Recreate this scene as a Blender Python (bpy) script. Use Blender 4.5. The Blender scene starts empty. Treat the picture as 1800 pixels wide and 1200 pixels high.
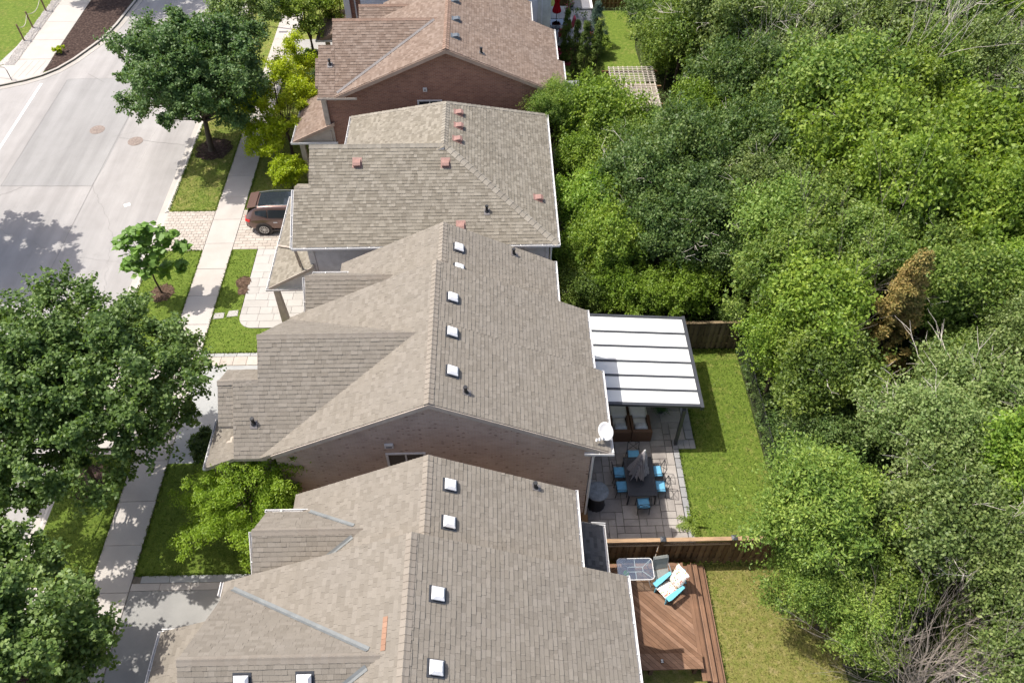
import bpy, math, random
import numpy as np
from mathutils import Vector, Matrix
R_ = math.radians
scene = bpy.context.scene
COL = scene.collection
random.seed(7); RNG = np.random.default_rng(7)

# ------------------------------------------------------------------ camera, sky, sun, exposure
CAMH = 28.0
cam_d = bpy.data.cameras.new('camera'); cam_d.lens = 28.0; cam_d.sensor_width = 36.0
cam_d.clip_end = 2000.0; cam_d.clip_start = 0.5
cam = bpy.data.objects.new('camera', cam_d); COL.objects.link(cam)
cam.location = (0, 0, CAMH); cam.rotation_euler = (R_(90 - 49.43), 0, R_(-1.25))
scene.camera = cam

SUN_DIR = Vector((0.505, -0.14, -1.0)).normalized()
sun_elev = math.asin(-SUN_DIR.z)
world = bpy.data.worlds.new('World'); scene.world = world; world.use_nodes = True
wn = world.node_tree; wn.nodes.clear()
sky = wn.nodes.new('ShaderNodeTexSky'); sky.sky_type = 'NISHITA'; sky.sun_disc = False
sky.sun_elevation = sun_elev
sky.sun_rotation = math.atan2(-SUN_DIR.x, -SUN_DIR.y)
sky.air_density = 0.75; sky.dust_density = 3.5; sky.ozone_density = 0.4
bg = wn.nodes.new('ShaderNodeBackground'); bg.inputs[1].default_value = 0.15
wo = wn.nodes.new('ShaderNodeOutputWorld')
wn.links.new(sky.outputs[0], bg.inputs[0]); wn.links.new(bg.outputs[0], wo.inputs[0])
sun_d = bpy.data.lights.new('sun', 'SUN'); sun_d.energy = 3.6; sun_d.angle = R_(0.5); sun_d.color = (1.0, 0.955, 0.89)
sun = bpy.data.objects.new('sun', sun_d); COL.objects.link(sun)
sun.rotation_euler = SUN_DIR.to_track_quat('-Z', 'Y').to_euler(); sun.location = (-20, 10, 60)
scene.view_settings.view_transform = 'Standard'; scene.view_settings.look = 'None'
scene.view_settings.exposure = 0.80; scene.view_settings.gamma = 1.0
scene.view_settings.use_curve_mapping = False
scene.render.engine = 'CYCLES'
scene.cycles.max_bounces = 6; scene.cycles.diffuse_bounces = 3; scene.cycles.glossy_bounces = 2
scene.cycles.transmission_bounces = 4; scene.cycles.transparent_max_bounces = 6
scene.cycles.caustics_reflective = False; scene.cycles.caustics_refractive = False

# ------------------------------------------------------------------ materials
class NT:
    def __init__(s, name):
        s.m = bpy.data.materials.new(name); s.m.use_nodes = True
        s.t = s.m.node_tree; s.t.nodes.clear()
        s.out = s.t.nodes.new('ShaderNodeOutputMaterial')
    def n(s, typ, ins=None, **props):
        nd = s.t.nodes.new('ShaderNode' + typ)
        for k, v in props.items(): setattr(nd, k, v)
        for k, v in (ins or {}).items():
            sock = nd.inputs[k]
            if hasattr(v, 'is_output'): s.t.links.new(v, sock)
            else:
                if isinstance(v, (tuple, list)) and len(v) == 3 and sock.type == 'RGBA': v = (*v, 1)
                sock.default_value = v
        return nd
    def math(s, op, a, b=None, clamp=False):
        ins = {0: a}
        if b is not None: ins[1] = b
        return s.n('Math', ins, operation=op, use_clamp=clamp).outputs[0]
    def mix(s, f, a, b, blend='MIX'):
        nd = s.n('Mix', None, data_type='RGBA', blend_type=blend)
        for i, v in ((0, f), (6, a), (7, b)):
            if hasattr(v, 'is_output'): s.t.links.new(v, nd.inputs[i])
            else: nd.inputs[i].default_value = (*v, 1) if isinstance(v, (tuple, list)) and len(v) == 3 else v
        return nd.outputs[2]
    def pos(s): return s.n('NewGeometry').outputs['Position']
    def obj(s): return s.n('TexCoord').outputs['Object']
    def noise(s, scale, detail=3, vec=None, rough=.55):
        return s.n('TexNoise', {'Vector': vec if vec is not None else s.pos(), 'Scale': scale, 'Detail': detail, 'Roughness': rough}).outputs[0]
    def ramp(s, f, stops, interp='LINEAR'):
        nd = s.n('ValToRGB', {0: f}); cr = nd.color_ramp; cr.interpolation = interp
        while len(cr.elements) < len(stops): cr.elements.new(.5)
        for e, (p, c) in zip(cr.elements, stops):
            e.position = p; e.color = (*c, 1) if len(c) == 3 else c
        return nd.outputs[0]
    def rnd(s):
        a = s.n('NewGeometry').outputs['Random Per Island']; b = s.n('ObjectInfo').outputs['Random']
        return s.math('FRACT', s.math('ADD', a, b))
    def scalev(s, vec, sc):
        return s.n('VectorMath', {0: vec, 1: sc}, operation='MULTIPLY').outputs[0]
    def bump(s, h, strength=.3, dist=.02):
        return s.n('Bump', {'Height': h, 'Strength': strength, 'Distance': dist}).outputs[0]
    def done(s, col, rough=.8, spec=.3, metal=0., normal=None, **kw):
        ins = {'Base Color': col, 'Roughness': rough, 'Specular IOR Level': spec, 'Metallic': metal}
        if normal is not None: ins['Normal'] = normal
        ins.update(kw)
        b = s.n('BsdfPrincipled', ins)
        s.t.links.new(b.outputs[0], s.out.inputs[0]); return s.m

def m_paint(name, col, rough=.5, spec=.4, metal=0., grime=.12, sc=3.):
    t = NT(name); n = t.noise(sc, 4); n2 = t.noise(sc * 14, 2)
    f = t.math('ADD', t.math('MULTIPLY', n, .7), t.math('MULTIPLY', n2, .3))
    dark = tuple(c * (1 - 2 * grime) for c in col); lite = tuple(min(1, c * (1 + grime)) for c in col)
    return t.done(t.ramp(f, [(.3, dark), (.7, lite)]), rough, spec, metal)

def m_shingle(name, stops, tone=.5):
    t = NT(name); r = t.rnd()
    base = t.ramp(r, stops)
    patch = t.noise(.55, 4); streak = t.noise(1.0, 3, t.scalev(t.pos(), (1.2, 1.2, .2)))
    gran = t.noise(95, 2, rough=.7)
    base = t.mix(t.math('MULTIPLY', t.ramp(patch, [(.35, (0, 0, 0)), (.75, (1, 1, 1))]), .16), base, (.16, .15, .14))
    base = t.mix(.38, base, t.ramp(gran, [(.3, (.25, .25, .25)), (.7, (.78, .76, .74))]), 'OVERLAY')
    return t.done(base, .93, .12, normal=t.bump(gran, .35, .004))

def m_brick(name, c1, c2, mortar, spot, spotthr):
    t = NT(name); p = t.n('SeparateXYZ', {0: t.pos()})
    v = t.n('CombineXYZ', {0: t.math('ADD', p.outputs[0], p.outputs[1]), 1: p.outputs[2]}).outputs[0]
    bk = t.n('TexBrick', {'Vector': v, 'Color1': c1, 'Color2': c2, 'Mortar': mortar, 'Scale': 1.0, 'Mortar Size': .006,
             'Bias': -.2, 'Brick Width': .215, 'Row Height': .075, 'Mortar Smooth': .1})
    vor = t.n('TexVoronoi', {'Vector': t.scalev(v, (5.6, 12, 1)), 'Scale': 1.0, 'Randomness': .9}, feature='F1')
    rc = t.n('SeparateColor', {0: vor.outputs['Color']}).outputs[0]
    near = t.math('LESS_THAN', vor.outputs['Distance'], .33)
    sp = t.math('MULTIPLY', t.math('GREATER_THAN', rc, spotthr), near)
    col = t.mix(t.math('MULTIPLY', sp, .62), bk.outputs[0], spot)
    n = t.noise(1.4, 4); col = t.mix(.35, col, t.ramp(n, [(.3, (.35, .35, .35)), (.7, (.62, .62, .62))]), 'OVERLAY')
    return t.done(col, .9, .15, normal=t.bump(bk.outputs[1], -.5, .008))

def m_wood(name, stops, stretch=(1, 14, 14), rough=.75, rows=1.):
    t = NT(name); r = t.rnd()
    base = t.ramp(r, stops)
    g = t.noise(3.0, 5, t.scalev(t.obj(), stretch), .65)
    stain = t.noise(1.6, 4)
    base = t.mix(.55, base, t.ramp(g, [(.3, (.25, .25, .25)), (.72, (.75, .74, .72))]), 'OVERLAY')
    base = t.mix(.4, base, t.ramp(stain, [(.3, (.3, .3, .3)), (.7, (.68, .66, .62))]), 'OVERLAY')
    return t.done(base, rough, .2, normal=t.bump(g, .25, .004))

def m_ground(name, stops, scale=1.0, fine=30., bump=.4, finemix=.5, rough=.95):
    t = NT(name); a = t.noise(scale, 6, rough=.62); f = t.noise(fine, 4, rough=.7)
    col = t.ramp(a, stops)
    col = t.mix(finemix, col, t.ramp(f, [(.3, (.2, .2, .2)), (.7, (.8, .8, .8))]), 'OVERLAY')
    return t.done(col, rough, .1, normal=t.bump(f, bump, .03))

def m_grass(name, dry=.3, shift=0.):
    t = NT(name); a = t.noise(.9, 5, rough=.65); b = t.noise(4.5, 4, rough=.6); f = t.noise(46, 4, rough=.75)
    g1 = t.ramp(b, [(.3, (.098, .148, .022)), (.5, (.128, .186, .028)), (.72, (.175, .224, .042))])
    g2 = t.ramp(b, [(.3, (.15, .175, .035)), (.6, (.24, .22, .07)), (.8, (.36, .30, .15))])
    k = t.ramp(t.math('ADD', t.math('MULTIPLY', a, .7), t.math('MULTIPLY', b, .3)), [(.62 - dry * .5 , (0, 0, 0)), (.85 - dry * .42, (1, 1, 1))])
    col = t.mix(k, g1, g2)
    # worn patches of bare straw
    w = t.ramp(t.noise(1.7, 5, rough=.55), [(.70 - dry * .10, (0, 0, 0)), (.80 - dry * .10, (1, 1, 1))])
    col = t.mix(t.math('MULTIPLY', w, .55), col, (.34, .27, .14))
    f2 = t.noise(17, 3, rough=.7)
    col = t.mix(.42, col, t.ramp(f2, [(.3, (.22, .22, .22)), (.7, (.78, .78, .78))]), 'OVERLAY')
    col = t.mix(.6, col, t.ramp(f, [(.3, (.10, .10, .10)), (.7, (.88, .88, .88))]), 'OVERLAY')
    return t.done(col, .9, .12, normal=t.bump(f, .9, .06))

def m_concrete(name, stops, sc=1.2, pebble=70., wear=False):
    t = NT(name); r = t.rnd(); a = t.noise(sc, 6, rough=.6); f = t.noise(pebble, 3, rough=.7)
    big = t.noise(.25, 3)
    k = t.math('ADD', t.math('MULTIPLY', a, .55), t.math('ADD', t.math('MULTIPLY', r, .22), t.math('MULTIPLY', big, .25)))
    col = t.ramp(k, stops)
    col = t.mix(.28, col, t.ramp(f, [(.3, (.25, .25, .25)), (.7, (.75, .75, .75))]), 'OVERLAY')
    if wear:
        st = t.noise(1.0, 5, t.scalev(t.pos(), (1.1, .07, 1)), .6); sp = t.noise(1.3, 6, rough=.7)
        col = t.mix(.30, col, t.ramp(st, [(.32, (.30, .30, .30)), (.68, (.72, .72, .72))]), 'OVERLAY')
        col = t.mix(t.math('MULTIPLY', t.ramp(sp, [(.60, (0, 0, 0)), (.74, (1, 1, 1))]), .22), col, (.15, .145, .14))
    return t.done(col, .9, .15, normal=t.bump(f, .25, .006))

def m_leaf(name, dark, mid, lite, trans=.34, huevar=.04, rough=.5, spec=.35):
    t = NT(name); gi = t.n('NewGeometry').outputs['Random Per Island']; oi = t.n('ObjectInfo').outputs['Random']
    clump = t.noise(.75, 2); k = t.math('ADD', t.math('MULTIPLY', gi, .5), t.math('ADD', t.math('MULTIPLY', clump, .8), t.math('MULTIPLY', t.math('SUBTRACT', oi, .5), .28)))
    col = t.ramp(k, [(.30, dark), (.62, mid), (.95, lite)])
    col = t.n('HueSaturation', {'Hue': t.math('ADD', .5 - huevar * .25, t.math('MULTIPLY', t.math('SUBTRACT', oi, .5), huevar)), 'Saturation': 1.0, 'Value': 1.0, 'Color': col}).outputs[0]
    b = t.n('BsdfPrincipled', {'Base Color': col, 'Roughness': rough, 'Specular IOR Level': spec})
    tl = t.n('BsdfTranslucent', {'Color': t.mix(1.0, col, (1.25, 1.25, .55), 'MULTIPLY')})
    mx = t.n('MixShader', {0: trans, 1: b.outputs[0], 2: tl.outputs[0]})
    t.t.links.new(mx.outputs[0], t.out.inputs[0]); return t.m

def m_glass(name, col=(.02, .025, .03), rough=.06):
    t = NT(name); return t.done(col, rough, .6)

def m_clear(name, tint=(.9, .95, .95), refl=.12):
    t = NT(name); tr = t.n('BsdfTransparent', {0: tint}); gl = t.n('BsdfGlossy', {'Color': (.9, .95, 1), 'Roughness': .05})
    fr = t.n('Fresnel', {0: 1.5}).outputs[0]
    mx = t.n('MixShader', {0: t.math('ADD', fr, refl, True), 1: tr.outputs[0], 2: gl.outputs[0]})
    t.t.links.new(mx.outputs[0], t.out.inputs[0]); return t.m

M = {}
M['sh_tan'] = m_shingle('shingle_weathered_tan', [(0, (.164, .146, .120)), (.3, (.182, .163, .135)), (.7, (.194, .174, .145)), (1, (.210, .189, .159))])
M['sh_khaki'] = m_shingle('shingle_khaki', [(0, (.152, .135, .106)), (.35, (.178, .160, .127)), (.65, (.205, .185, .149)), (1, (.238, .216, .176))])
M['sh_brown'] = m_shingle('shingle_brown', [(0, (.146, .106, .082)), (.35, (.170, .126, .099)), (.65, (.190, .143, .113)), (1, (.220, .170, .138))])
M['cap_tan'] = m_shingle('ridge_cap_tan', [(0, (.212, .186, .154)), (1, (.236, .210, .176))]); M['cap_khaki'] = m_shingle('ridge_cap_khaki', [(0, (.19, .172, .142)), (1, (.26, .238, .198))]); M['cap_brown'] = m_shingle('ridge_cap_brown', [(0, (.20, .135, .10)), (1, (.25, .172, .132))])
M['sh_grey'] = m_shingle('shingle_charcoal', [(0, (.05, .05, .052)), (.5, (.07, .07, .072)), (1, (.10, .10, .10))])
M['sh_orange'] = m_shingle('shingle_patch_orange', [(0, (.25, .145, .095)), (.5, (.29, .17, .112)), (1, (.32, .20, .14))])
M['trim'] = m_paint('trim_beige', (.42, .36, .30)); M['trim_brown'] = m_paint('trim_brown', (.36, .26, .20))
M['white'] = m_paint('white_aluminium', (.62, .61, .59), .4, grime=.06); M['flash'] = m_paint('flashing_grey', (.17, .18, .178), .55, .3, .1)
M['flash_dark'] = m_paint('flashing_dark', (.16, .145, .14), .5)
M['brick_tan'] = m_brick('brick_tan_spotted', (.50, .375, .295), (.43, .315, .245), (.52, .44, .36), (.12, .07, .055), .80)
M['brick_red'] = m_brick('brick_red_brown', (.30, .150, .100), (.215, .100, .070), (.32, .25, .20), (.12, .06, .05), .93)
M['siding_grey'] = m_paint('siding_grey', (.58, .585, .59), .5); M['siding_white'] = m_paint('siding_white', (.62, .66, .70), .45, grime=.05)
M['siding_sage'] = m_paint('siding_sage', (.55, .60, .58), .45)
M['vent_white'] = m_paint('vent_grey_plastic', (.72, .72, .72), .4, grime=.08, sc=6); M['vent_red'] = m_paint('vent_terracotta', (.27, .155, .128), .6, sc=6)
M['vent_dark'] = m_paint('vent_slate', (.10, .115, .13), .5, sc=6); M['rubber'] = m_paint('black_rubber', (.018, .018, .02), .5)
M['black'] = m_paint('black_metal', (.022, .023, .025), .4); M['charcoal'] = m_paint('charcoal_aluminium', (.045, .048, .055), .4)
M['glass'] = m_glass('window_glass'); M['clear'] = m_clear('table_glass')
M['asphalt'] = m_concrete('asphalt_weathered', [(.30, (.252, .240, .228)), (.5, (.283, .270, .258)), (.75, (.318, .305, .292))], .9, 120, True)
M['asphalt_patch'] = m_concrete('asphalt_patch', [(.3, (.232, .226, .218)), (.5, (.255, .249, .241)), (.75, (.285, .279, .270))], .7, 120, True)
M['asphalt_drive'] = m_concrete('asphalt_driveway', [(.3, (.22, .215, .205)), (.5, (.265, .26, .245)), (.75, (.31, .30, .285))], 1.0, 120)
M['concrete'] = m_concrete('concrete_pale', [(.25, (.335, .308, .275)), (.5, (.395, .366, .332)), (.8, (.445, .415, .38))], 1.0, 80)
M['kerb'] = m_concrete('kerb_concrete', [(.25, (.31, .285, .255)), (.5, (.37, .345, .31)), (.8, (.42, .39, .355))], 1.3, 60)
M['paver'] = m_concrete('paver_sand', [(.25, (.30, .26, .22)), (.5, (.375, .335, .29)), (.8, (.45, .41, .36))], 2.0, 60)
M['slab_pale'] = m_concrete('walk_slab_pale', [(.25, (.30, .285, .262)), (.5, (.355, .338, .312)), (.8, (.40, .382, .355))], 1.6, 60)
M['slab_grey'] = m_concrete('drive_slab_grey', [(.25, (.26, .265, .26)), (.5, (.315, .32, .31)), (.8, (.375, .375, .36))], 1.6, 60)
M['patio'] = m_concrete('patio_slab_blend', [(.22, (.17, .15, .138)), (.42, (.245, .222, .202)), (.6, (.325, .298, .27)), (.85, (.40, .368, .335))], 1.9, 60)
M['patio_edge'] = m_concrete('patio_border_grey', [(.25, (.20, .20, .205)), (.5, (.25, .25, .25)), (.8, (.31, .305, .30))], 2.0, 60)
M['joint'] = m_ground('joint_sand', [(.3, (.10, .09, .075)), (.7, (.17, .15, .12))], 4)
M['grass'] = m_grass('lawn_green', .22); M['grass_front'] = m_grass('lawn_front', .5); M['grass_dry'] = m_grass('lawn_dry', .95)
M['grass_lush'] = m_grass('lawn_lush', .06)
M['soil'] = m_ground('woodland_floor', [(.3, (.022, .03, .010)), (.5, (.038, .05, .016)), (.7, (.06, .07, .025))], 1.2, 12, 1.0)
M['mulch'] = m_ground('bark_mulch', [(.3, (.05, .03, .02)), (.5, (.10, .065, .045)), (.7, (.17, .115, .08))], 9, 50, 1.0, .7)
M['mulch_dark'] = m_ground('dark_mulch', [(.3, (.025, .017, .014)), (.5, (.055, .036, .03)), (.7, (.11, .08, .065))], 6, 50, 1.0, .7)
M['gravel'] = m_ground('pebble_bed', [(.3, (.22, .20, .18)), (.5, (.42, .39, .36)), (.7, (.60, .57, .53))], 14, 40, 1.0, .6)
M['deck'] = m_wood('deck_stained', [(0, (.135, .074, .044)), (.5, (.175, .100, .062)), (1, (.235, .142, .094))])
M['fence'] = m_wood('fence_cedar', [(0, (.10, .056, .026)), (.5, (.155, .090, .042)), (1, (.23, .145, .072))], (14, 14, 1))
M['fence_old'] = m_wood('fence_weathered', [(0, (.10, .075, .045)), (.5, (.155, .115, .068)), (1, (.20, .155, .095))], (14, 14, 1))
M['fence_cap'] = m_wood('fence_cap_board', [(0, (.30, .20, .12)), (.5, (.36, .25, .155)), (1, (.40, .285, .18))], (1, 14, 14))
M['pergola'] = m_wood('pergola_pale', [(0, (.33, .30, .26)), (.5, (.40, .365, .32)), (1, (.46, .42, .37))], (3, 14, 14))
M['pergola_deck'] = m_wood('pergola_slats', [(0, (.22, .195, .16)), (.5, (.28, .25, .21)), (1, (.34, .30, .26))], (1, 14, 14))
M['bark'] = m_wood('bark_brown', [(0, (.055, .042, .030)), (1, (.085, .068, .05))], (8, 8, 2)); M['bark_pale'] = m_wood('bark_pale_dead', [(0, (.44, .40, .35)), (1, (.58, .54, .49))], (8, 8, 2))
M['bark_twig'] = m_wood('twig_pinkish', [(0, (.24, .205, .18)), (1, (.36, .315, .28))], (8, 8, 2))
M['blue'] = m_paint('cushion_blue', (.13, .35, .52), .85, .2, grime=.1, sc=9); M['aqua'] = m_paint('aqua_paint', (.13, .42, .53), .45, grime=.06)
M['cushion'] = m_paint('cushion_cream', (.74, .71, .67), .9, .1, grime=.06); M['pillow'] = m_paint('pillow_pale_grey', (.56, .56, .56), .9, .1, grime=.1, sc=12)
M['sling'] = m_paint('sling_grey', (.215, .225, .21), .8, .2, sc=12); M['red'] = m_paint('red_canvas', (.55, .012, .025), .8, .2)
M['redchair'] = m_paint('red_stripe_fabric', (.38, .05, .085), .85); M['cover_grey'] = m_paint('grey_cover', (.24, .25, .255), .6, .3, grime=.2, sc=9)
M['cover_dark'] = m_paint('dark_cover', (.035, .035, .042), .6); M['green'] = m_paint('lime_plastic', (.12, .55, .04), .4)
M['rope'] = m_paint('rope', (.55, .50, .42), .9); M['post_wood'] = m_wood('post_wood', [(0, (.17, .11, .07)), (1, (.22, .15, .10))], (10, 10, 1))
M['iron'] = m_paint('rusty_iron', (.25, .20, .17), .7, .3, grime=.3, sc=14)
M['paint_white'] = m_paint('road_paint', (.72, .70, .67), .7, grime=.12); M['crack'] = m_paint('road_sealant', (.17, .16, .15), .8)
M['deck_grey'] = m_wood('deck_composite_grey', [(0, (.34, .34, .35)), (.5, (.39, .39, .40)), (1, (.44, .44, .45))])
M['hose'] = M['black']
def m_floral():
    t = NT('floral_cushion'); v = t.n('TexVoronoi', {'Vector': t.obj(), 'Scale': 11.}, feature='F1')
    near = t.math('LESS_THAN', v.outputs['Distance'], .33)
    hue = t.n('SeparateColor', {0: v.outputs['Color']}).outputs[0]
    c = t.ramp(hue, [(.0, (.55, .12, .06)), (.35, (.60, .30, .05)), (.6, (.55, .20, .15)), (.8, (.12, .28, .10))], 'CONSTANT')
    return t.done(t.mix(t.math('MULTIPLY', near, .95), (.74, .71, .66), c), .9, .1)
M['floral'] = m_floral()
def m_wicker():
    t = NT('wicker_brown'); w = t.n('TexWave', {'Vector': t.pos(), 'Scale': 26., 'Distortion': .6}, bands_direction='Z').outputs[1]
    w2 = t.n('TexWave', {'Vector': t.pos(), 'Scale': 20.}, bands_direction='DIAGONAL').outputs[1]
    k = t.math('MULTIPLY', w, w2)
    return t.done(t.ramp(k, [(0, (.10, .052, .03)), (.5, (.19, .105, .062)), (1, (.26, .155, .095))]), .7, .3, normal=t.bump(k, .6, .01))
M['wicker'] = m_wicker()
def m_poly():
    t = NT('polycarbonate_opal'); d = t.n('BsdfPrincipled', {'Base Color': t.ramp(t.noise(1.4, 5, t.scalev(t.pos(), (.35, 1.6, 1))), [(.3, (.70, .71, .70)), (.7, (.82, .83, .82))]), 'Roughness': .35})
    tl = t.n('BsdfTranslucent', {0: (.85, .88, .86)}); mx = t.n('MixShader', {0: .26, 1: d.outputs[0], 2: tl.outputs[0]})
    t.t.links.new(mx.outputs[0], t.out.inputs[0]); return t.m
M['poly'] = m_poly()
def m_umb():
    t = NT('umbrella_grey_stripe'); n = t.n('TexWave', {'Vector': t.scalev(t.obj(), (1, 1, .15)), 'Scale': 9., 'Distortion': 2.0}, bands_direction='X').outputs[1]
    return t.done(t.ramp(n, [(.3, (.26, .245, .25)), (.55, (.42, .40, .40)), (.8, (.6, .58, .57))]), .9, .1)
M['umb'] = m_umb()
def m_car():
    t = NT('car_paint_mocha'); return t.done((.185, .115, .097), .28, .5, .5, **{'Coat Weight': .7, 'Coat Roughness': .08})
M['car'] = m_car(); M['chrome'] = m_paint('alloy', (.62, .62, .62), .3, .5, .8, grime=.05); M['tail'] = m_paint('tail_lamp_red', (.5, .01, .012), .15, .6)
M['cladding'] = m_paint('black_cladding', (.06, .05, .047), .55)

# ------------------------------------------------------------------ mesh helpers
def tag(o, label=None, cat=None, group=None, kind=None):
    for k, v in (('label', label), ('category', cat), ('group', group), ('kind', kind)):
        if v: o[k] = v
    return o
def thing(name, label, cat, loc=(0, 0, 0), rz=0., group=None):
    o = bpy.data.objects.new(name, None); COL.objects.link(o); o.empty_display_size = .2
    o.location = loc; o.rotation_euler = (0, 0, rz)
    return tag(o, label, cat, group)
def woff(p):
    v = Vector((0, 0, 0))
    while p is not None: v = v + p.location; p = p.parent
    return v
def add_obj(name, me, parent=None, mat=None):
    o = bpy.data.objects.new(name, me); COL.objects.link(o)
    if parent is not None: o.parent = parent
    if mat is not None and len(me.materials) == 0: me.materials.append(M[mat] if isinstance(mat, str) else mat)
    return o
def copy_tree(o, parent=None):
    c = o.copy(); COL.objects.link(c); c.parent = parent
    for ch in list(o.children): copy_tree(ch, c)
    return c

class MB:
    def __init__(s): s.v = []; s.f = []; s.mi = []; s.sm = False
    def add(s, vs, fs, mi=0):
        b = len(s.v); s.v.extend(tuple(v) for v in vs); s.f.extend(tuple(b + i for i in f) for f in fs); s.mi.extend([mi] * len(fs)); return s
    def box(s, x0, x1, y0, y1, z0, z1, mi=0):
        return s.add([(x0, y0, z0), (x1, y0, z0), (x1, y1, z0), (x0, y1, z0), (x0, y0, z1), (x1, y0, z1), (x1, y1, z1), (x0, y1, z1)],
                     [(0, 3, 2, 1), (4, 5, 6, 7), (0, 1, 5, 4), (1, 2, 6, 5), (2, 3, 7, 6), (3, 0, 4, 7)], mi)
    def bbox(s, x0, x1, y0, y1, z0, z1, c=.01, mi=0):      # box with a chamfered top
        return s.add([(x0, y0, z0), (x1, y0, z0), (x1, y1, z0), (x0, y1, z0), (x0, y0, z1 - c), (x1, y0, z1 - c), (x1, y1, z1 - c), (x0, y1, z1 - c),
                      (x0 + c, y0 + c, z1), (x1 - c, y0 + c, z1), (x1 - c, y1 - c, z1), (x0 + c, y1 - c, z1)],
                     [(0, 3, 2, 1), (8, 9, 10, 11)] + [(i, (i + 1) % 4, 4 + (i + 1) % 4, 4 + i) for i in range(4)] + [(4 + i, 4 + (i + 1) % 4, 8 + (i + 1) % 4, 8 + i) for i in range(4)], mi)
    def bar(s, a, b, w, h=None, up=(0, 0, 1), mi=0):        # square bar from a to b
        h = h or w; a = Vector(a); b = Vector(b); d = (b - a).normalized(); u = Vector(up)
        if abs(d.dot(u)) > .98: u = Vector((0, 1, 0))
        x = d.cross(u).normalized() * (w / 2); y = x.cross(d).normalized() * (h / 2)
        vs = [a - x - y, a + x - y, a + x + y, a - x + y, b - x - y, b + x - y, b + x + y, b - x + y]
        return s.add(vs, [(0, 1, 2, 3), (4, 7, 6, 5), (0, 4, 5, 1), (1, 5, 6, 2), (2, 6, 7, 3), (3, 7, 4, 0)], mi)
    def tube(s, pts, rad, n=8, mi=0, cap=True):
        pts = [Vector(p) for p in pts]; rad = rad if hasattr(rad, '__len__') else [rad] * len(pts); vs = []
        for i, p in enumerate(pts):
            d = (pts[min(i + 1, len(pts) - 1)] - pts[max(i - 1, 0)]).normalized()
            u = Vector((0, 0, 1)) if abs(d.z) < .9 else Vector((1, 0, 0))
            x = d.cross(u).normalized(); y = x.cross(d)
            vs += [p + (x * math.cos(6.2832 * k / n) + y * math.sin(6.2832 * k / n)) * rad[i] for k in range(n)]
        fs = [(i * n + k, i * n + (k + 1) % n, (i + 1) * n + (k + 1) % n, (i + 1) * n + k) for i in range(len(pts) - 1) for k in range(n)]
        if cap: fs += [tuple(range(n))[::-1], tuple((len(pts) - 1) * n + k for k in range(n))]
        return s.add(vs, fs, mi)
    def lathe(s, prof, n=20, c=(0, 0, 0), mi=0, squash=1.):
        vs = [(c[0] + r * math.cos(6.2832 * k / n), c[1] + squash * r * math.sin(6.2832 * k / n), c[2] + z) for r, z in prof for k in range(n)]
        fs = [(i * n + k, i * n + (k + 1) % n, (i + 1) * n + (k + 1) % n, (i + 1) * n + k) for i in range(len(prof) - 1) for k in range(n)]
        fs += [tuple(range(n))[::-1], tuple((len(prof) - 1) * n + k for k in range(n))]
        return s.add(vs, fs, mi)
    def prism(s, poly, d, mi=0, mis=None):                        # 3D polygon pushed by vector d
        n = len(poly); d = Vector(d); p = [Vector(q) for q in poly]
        s.add([*p, *[q + d for q in p]], [tuple(range(n)), tuple(range(2 * n - 1, n - 1, -1))], mi)
        b = len(s.v) - 2 * n
        s.f += [(b + i, b + n + i, b + n + (i + 1) % n, b + (i + 1) % n) for i in range(n)]; s.mi += [mi if mis is None else mis] * n
        return s
    def build(s, name, mat, parent=None, world=True, smooth=False):
        off = woff(parent) if (parent is not None and world) else Vector((0, 0, 0))
        me = bpy.data.meshes.new(name)
        me.from_pydata([(v[0] - off.x, v[1] - off.y, v[2] - off.z) for v in s.v], [], s.f)
        for m in (mat if isinstance(mat, (list, tuple)) else [mat]): me.materials.append(M[m] if isinstance(m, str) else m)
        if any(s.mi): me.polygons.foreach_set('material_index', s.mi)
        fix_normals(me)
        if smooth: me.polygons.foreach_set('use_smooth', [True] * len(me.polygons))
        return add_obj(name, me, parent)
import bmesh
def fix_normals(me):
    if len(me.polygons) > 20000: return
    bm = bmesh.new(); bm.from_mesh(me); bmesh.ops.recalc_face_normals(bm, faces=bm.faces); bm.to_mesh(me); bm.free()
def sheet(name, pts, z, mat, thick=None, parent=None, label=None):
    """flat ground sheet (or slab with a thickness) from an XY outline"""
    m = MB()
    if thick: m.prism([(x, y, z) for x, y in pts], (0, 0, -thick))
    else: m.add([(x, y, z) for x, y in pts], [tuple(range(len(pts)))])
    o = m.build(name, mat, parent)
    if parent is None: o['kind'] = 'structure'
    return o
def rect(x0, x1, y0, y1): return [(x0, y0), (x1, y0), (x1, y1), (x0, y1)]
def clip(sub, poly):
    """Sutherland-Hodgman: convex polygon sub cut by convex CCW polygon poly"""
    out = sub
    for i in range(len(poly)):
        ax, ay = poly[i]; bx, by = poly[(i + 1) % len(poly)]; ex, ey = bx - ax, by - ay
        inp = out; out = []
        if not inp: break
        for j in range(len(inp)):
            p = inp[j]; q = inp[(j + 1) % len(inp)]
            dp = ex * (p[1] - ay) - ey * (p[0] - ax); dq = ex * (q[1] - ay) - ey * (q[0] - ax)
            if dp >= 0: out.append(p)
            if (dp >= 0) != (dq >= 0):
                t = dp / (dp - dq); out.append((p[0] + t * (q[0] - p[0]), p[1] + t * (q[1] - p[1])))
    return out
def area2(p): return abs(sum(p[i][0] * p[(i + 1) % len(p)][1] - p[(i + 1) % len(p)][0] * p[i][1] for i in range(len(p)))) / 2
def ccw(p): return p if sum(p[i][0] * p[(i + 1) % len(p)][1] - p[(i + 1) % len(p)][0] * p[i][1] for i in range(len(p))) > 0 else p[::-1]
def rnd(a, b): return random.uniform(a, b)

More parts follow.
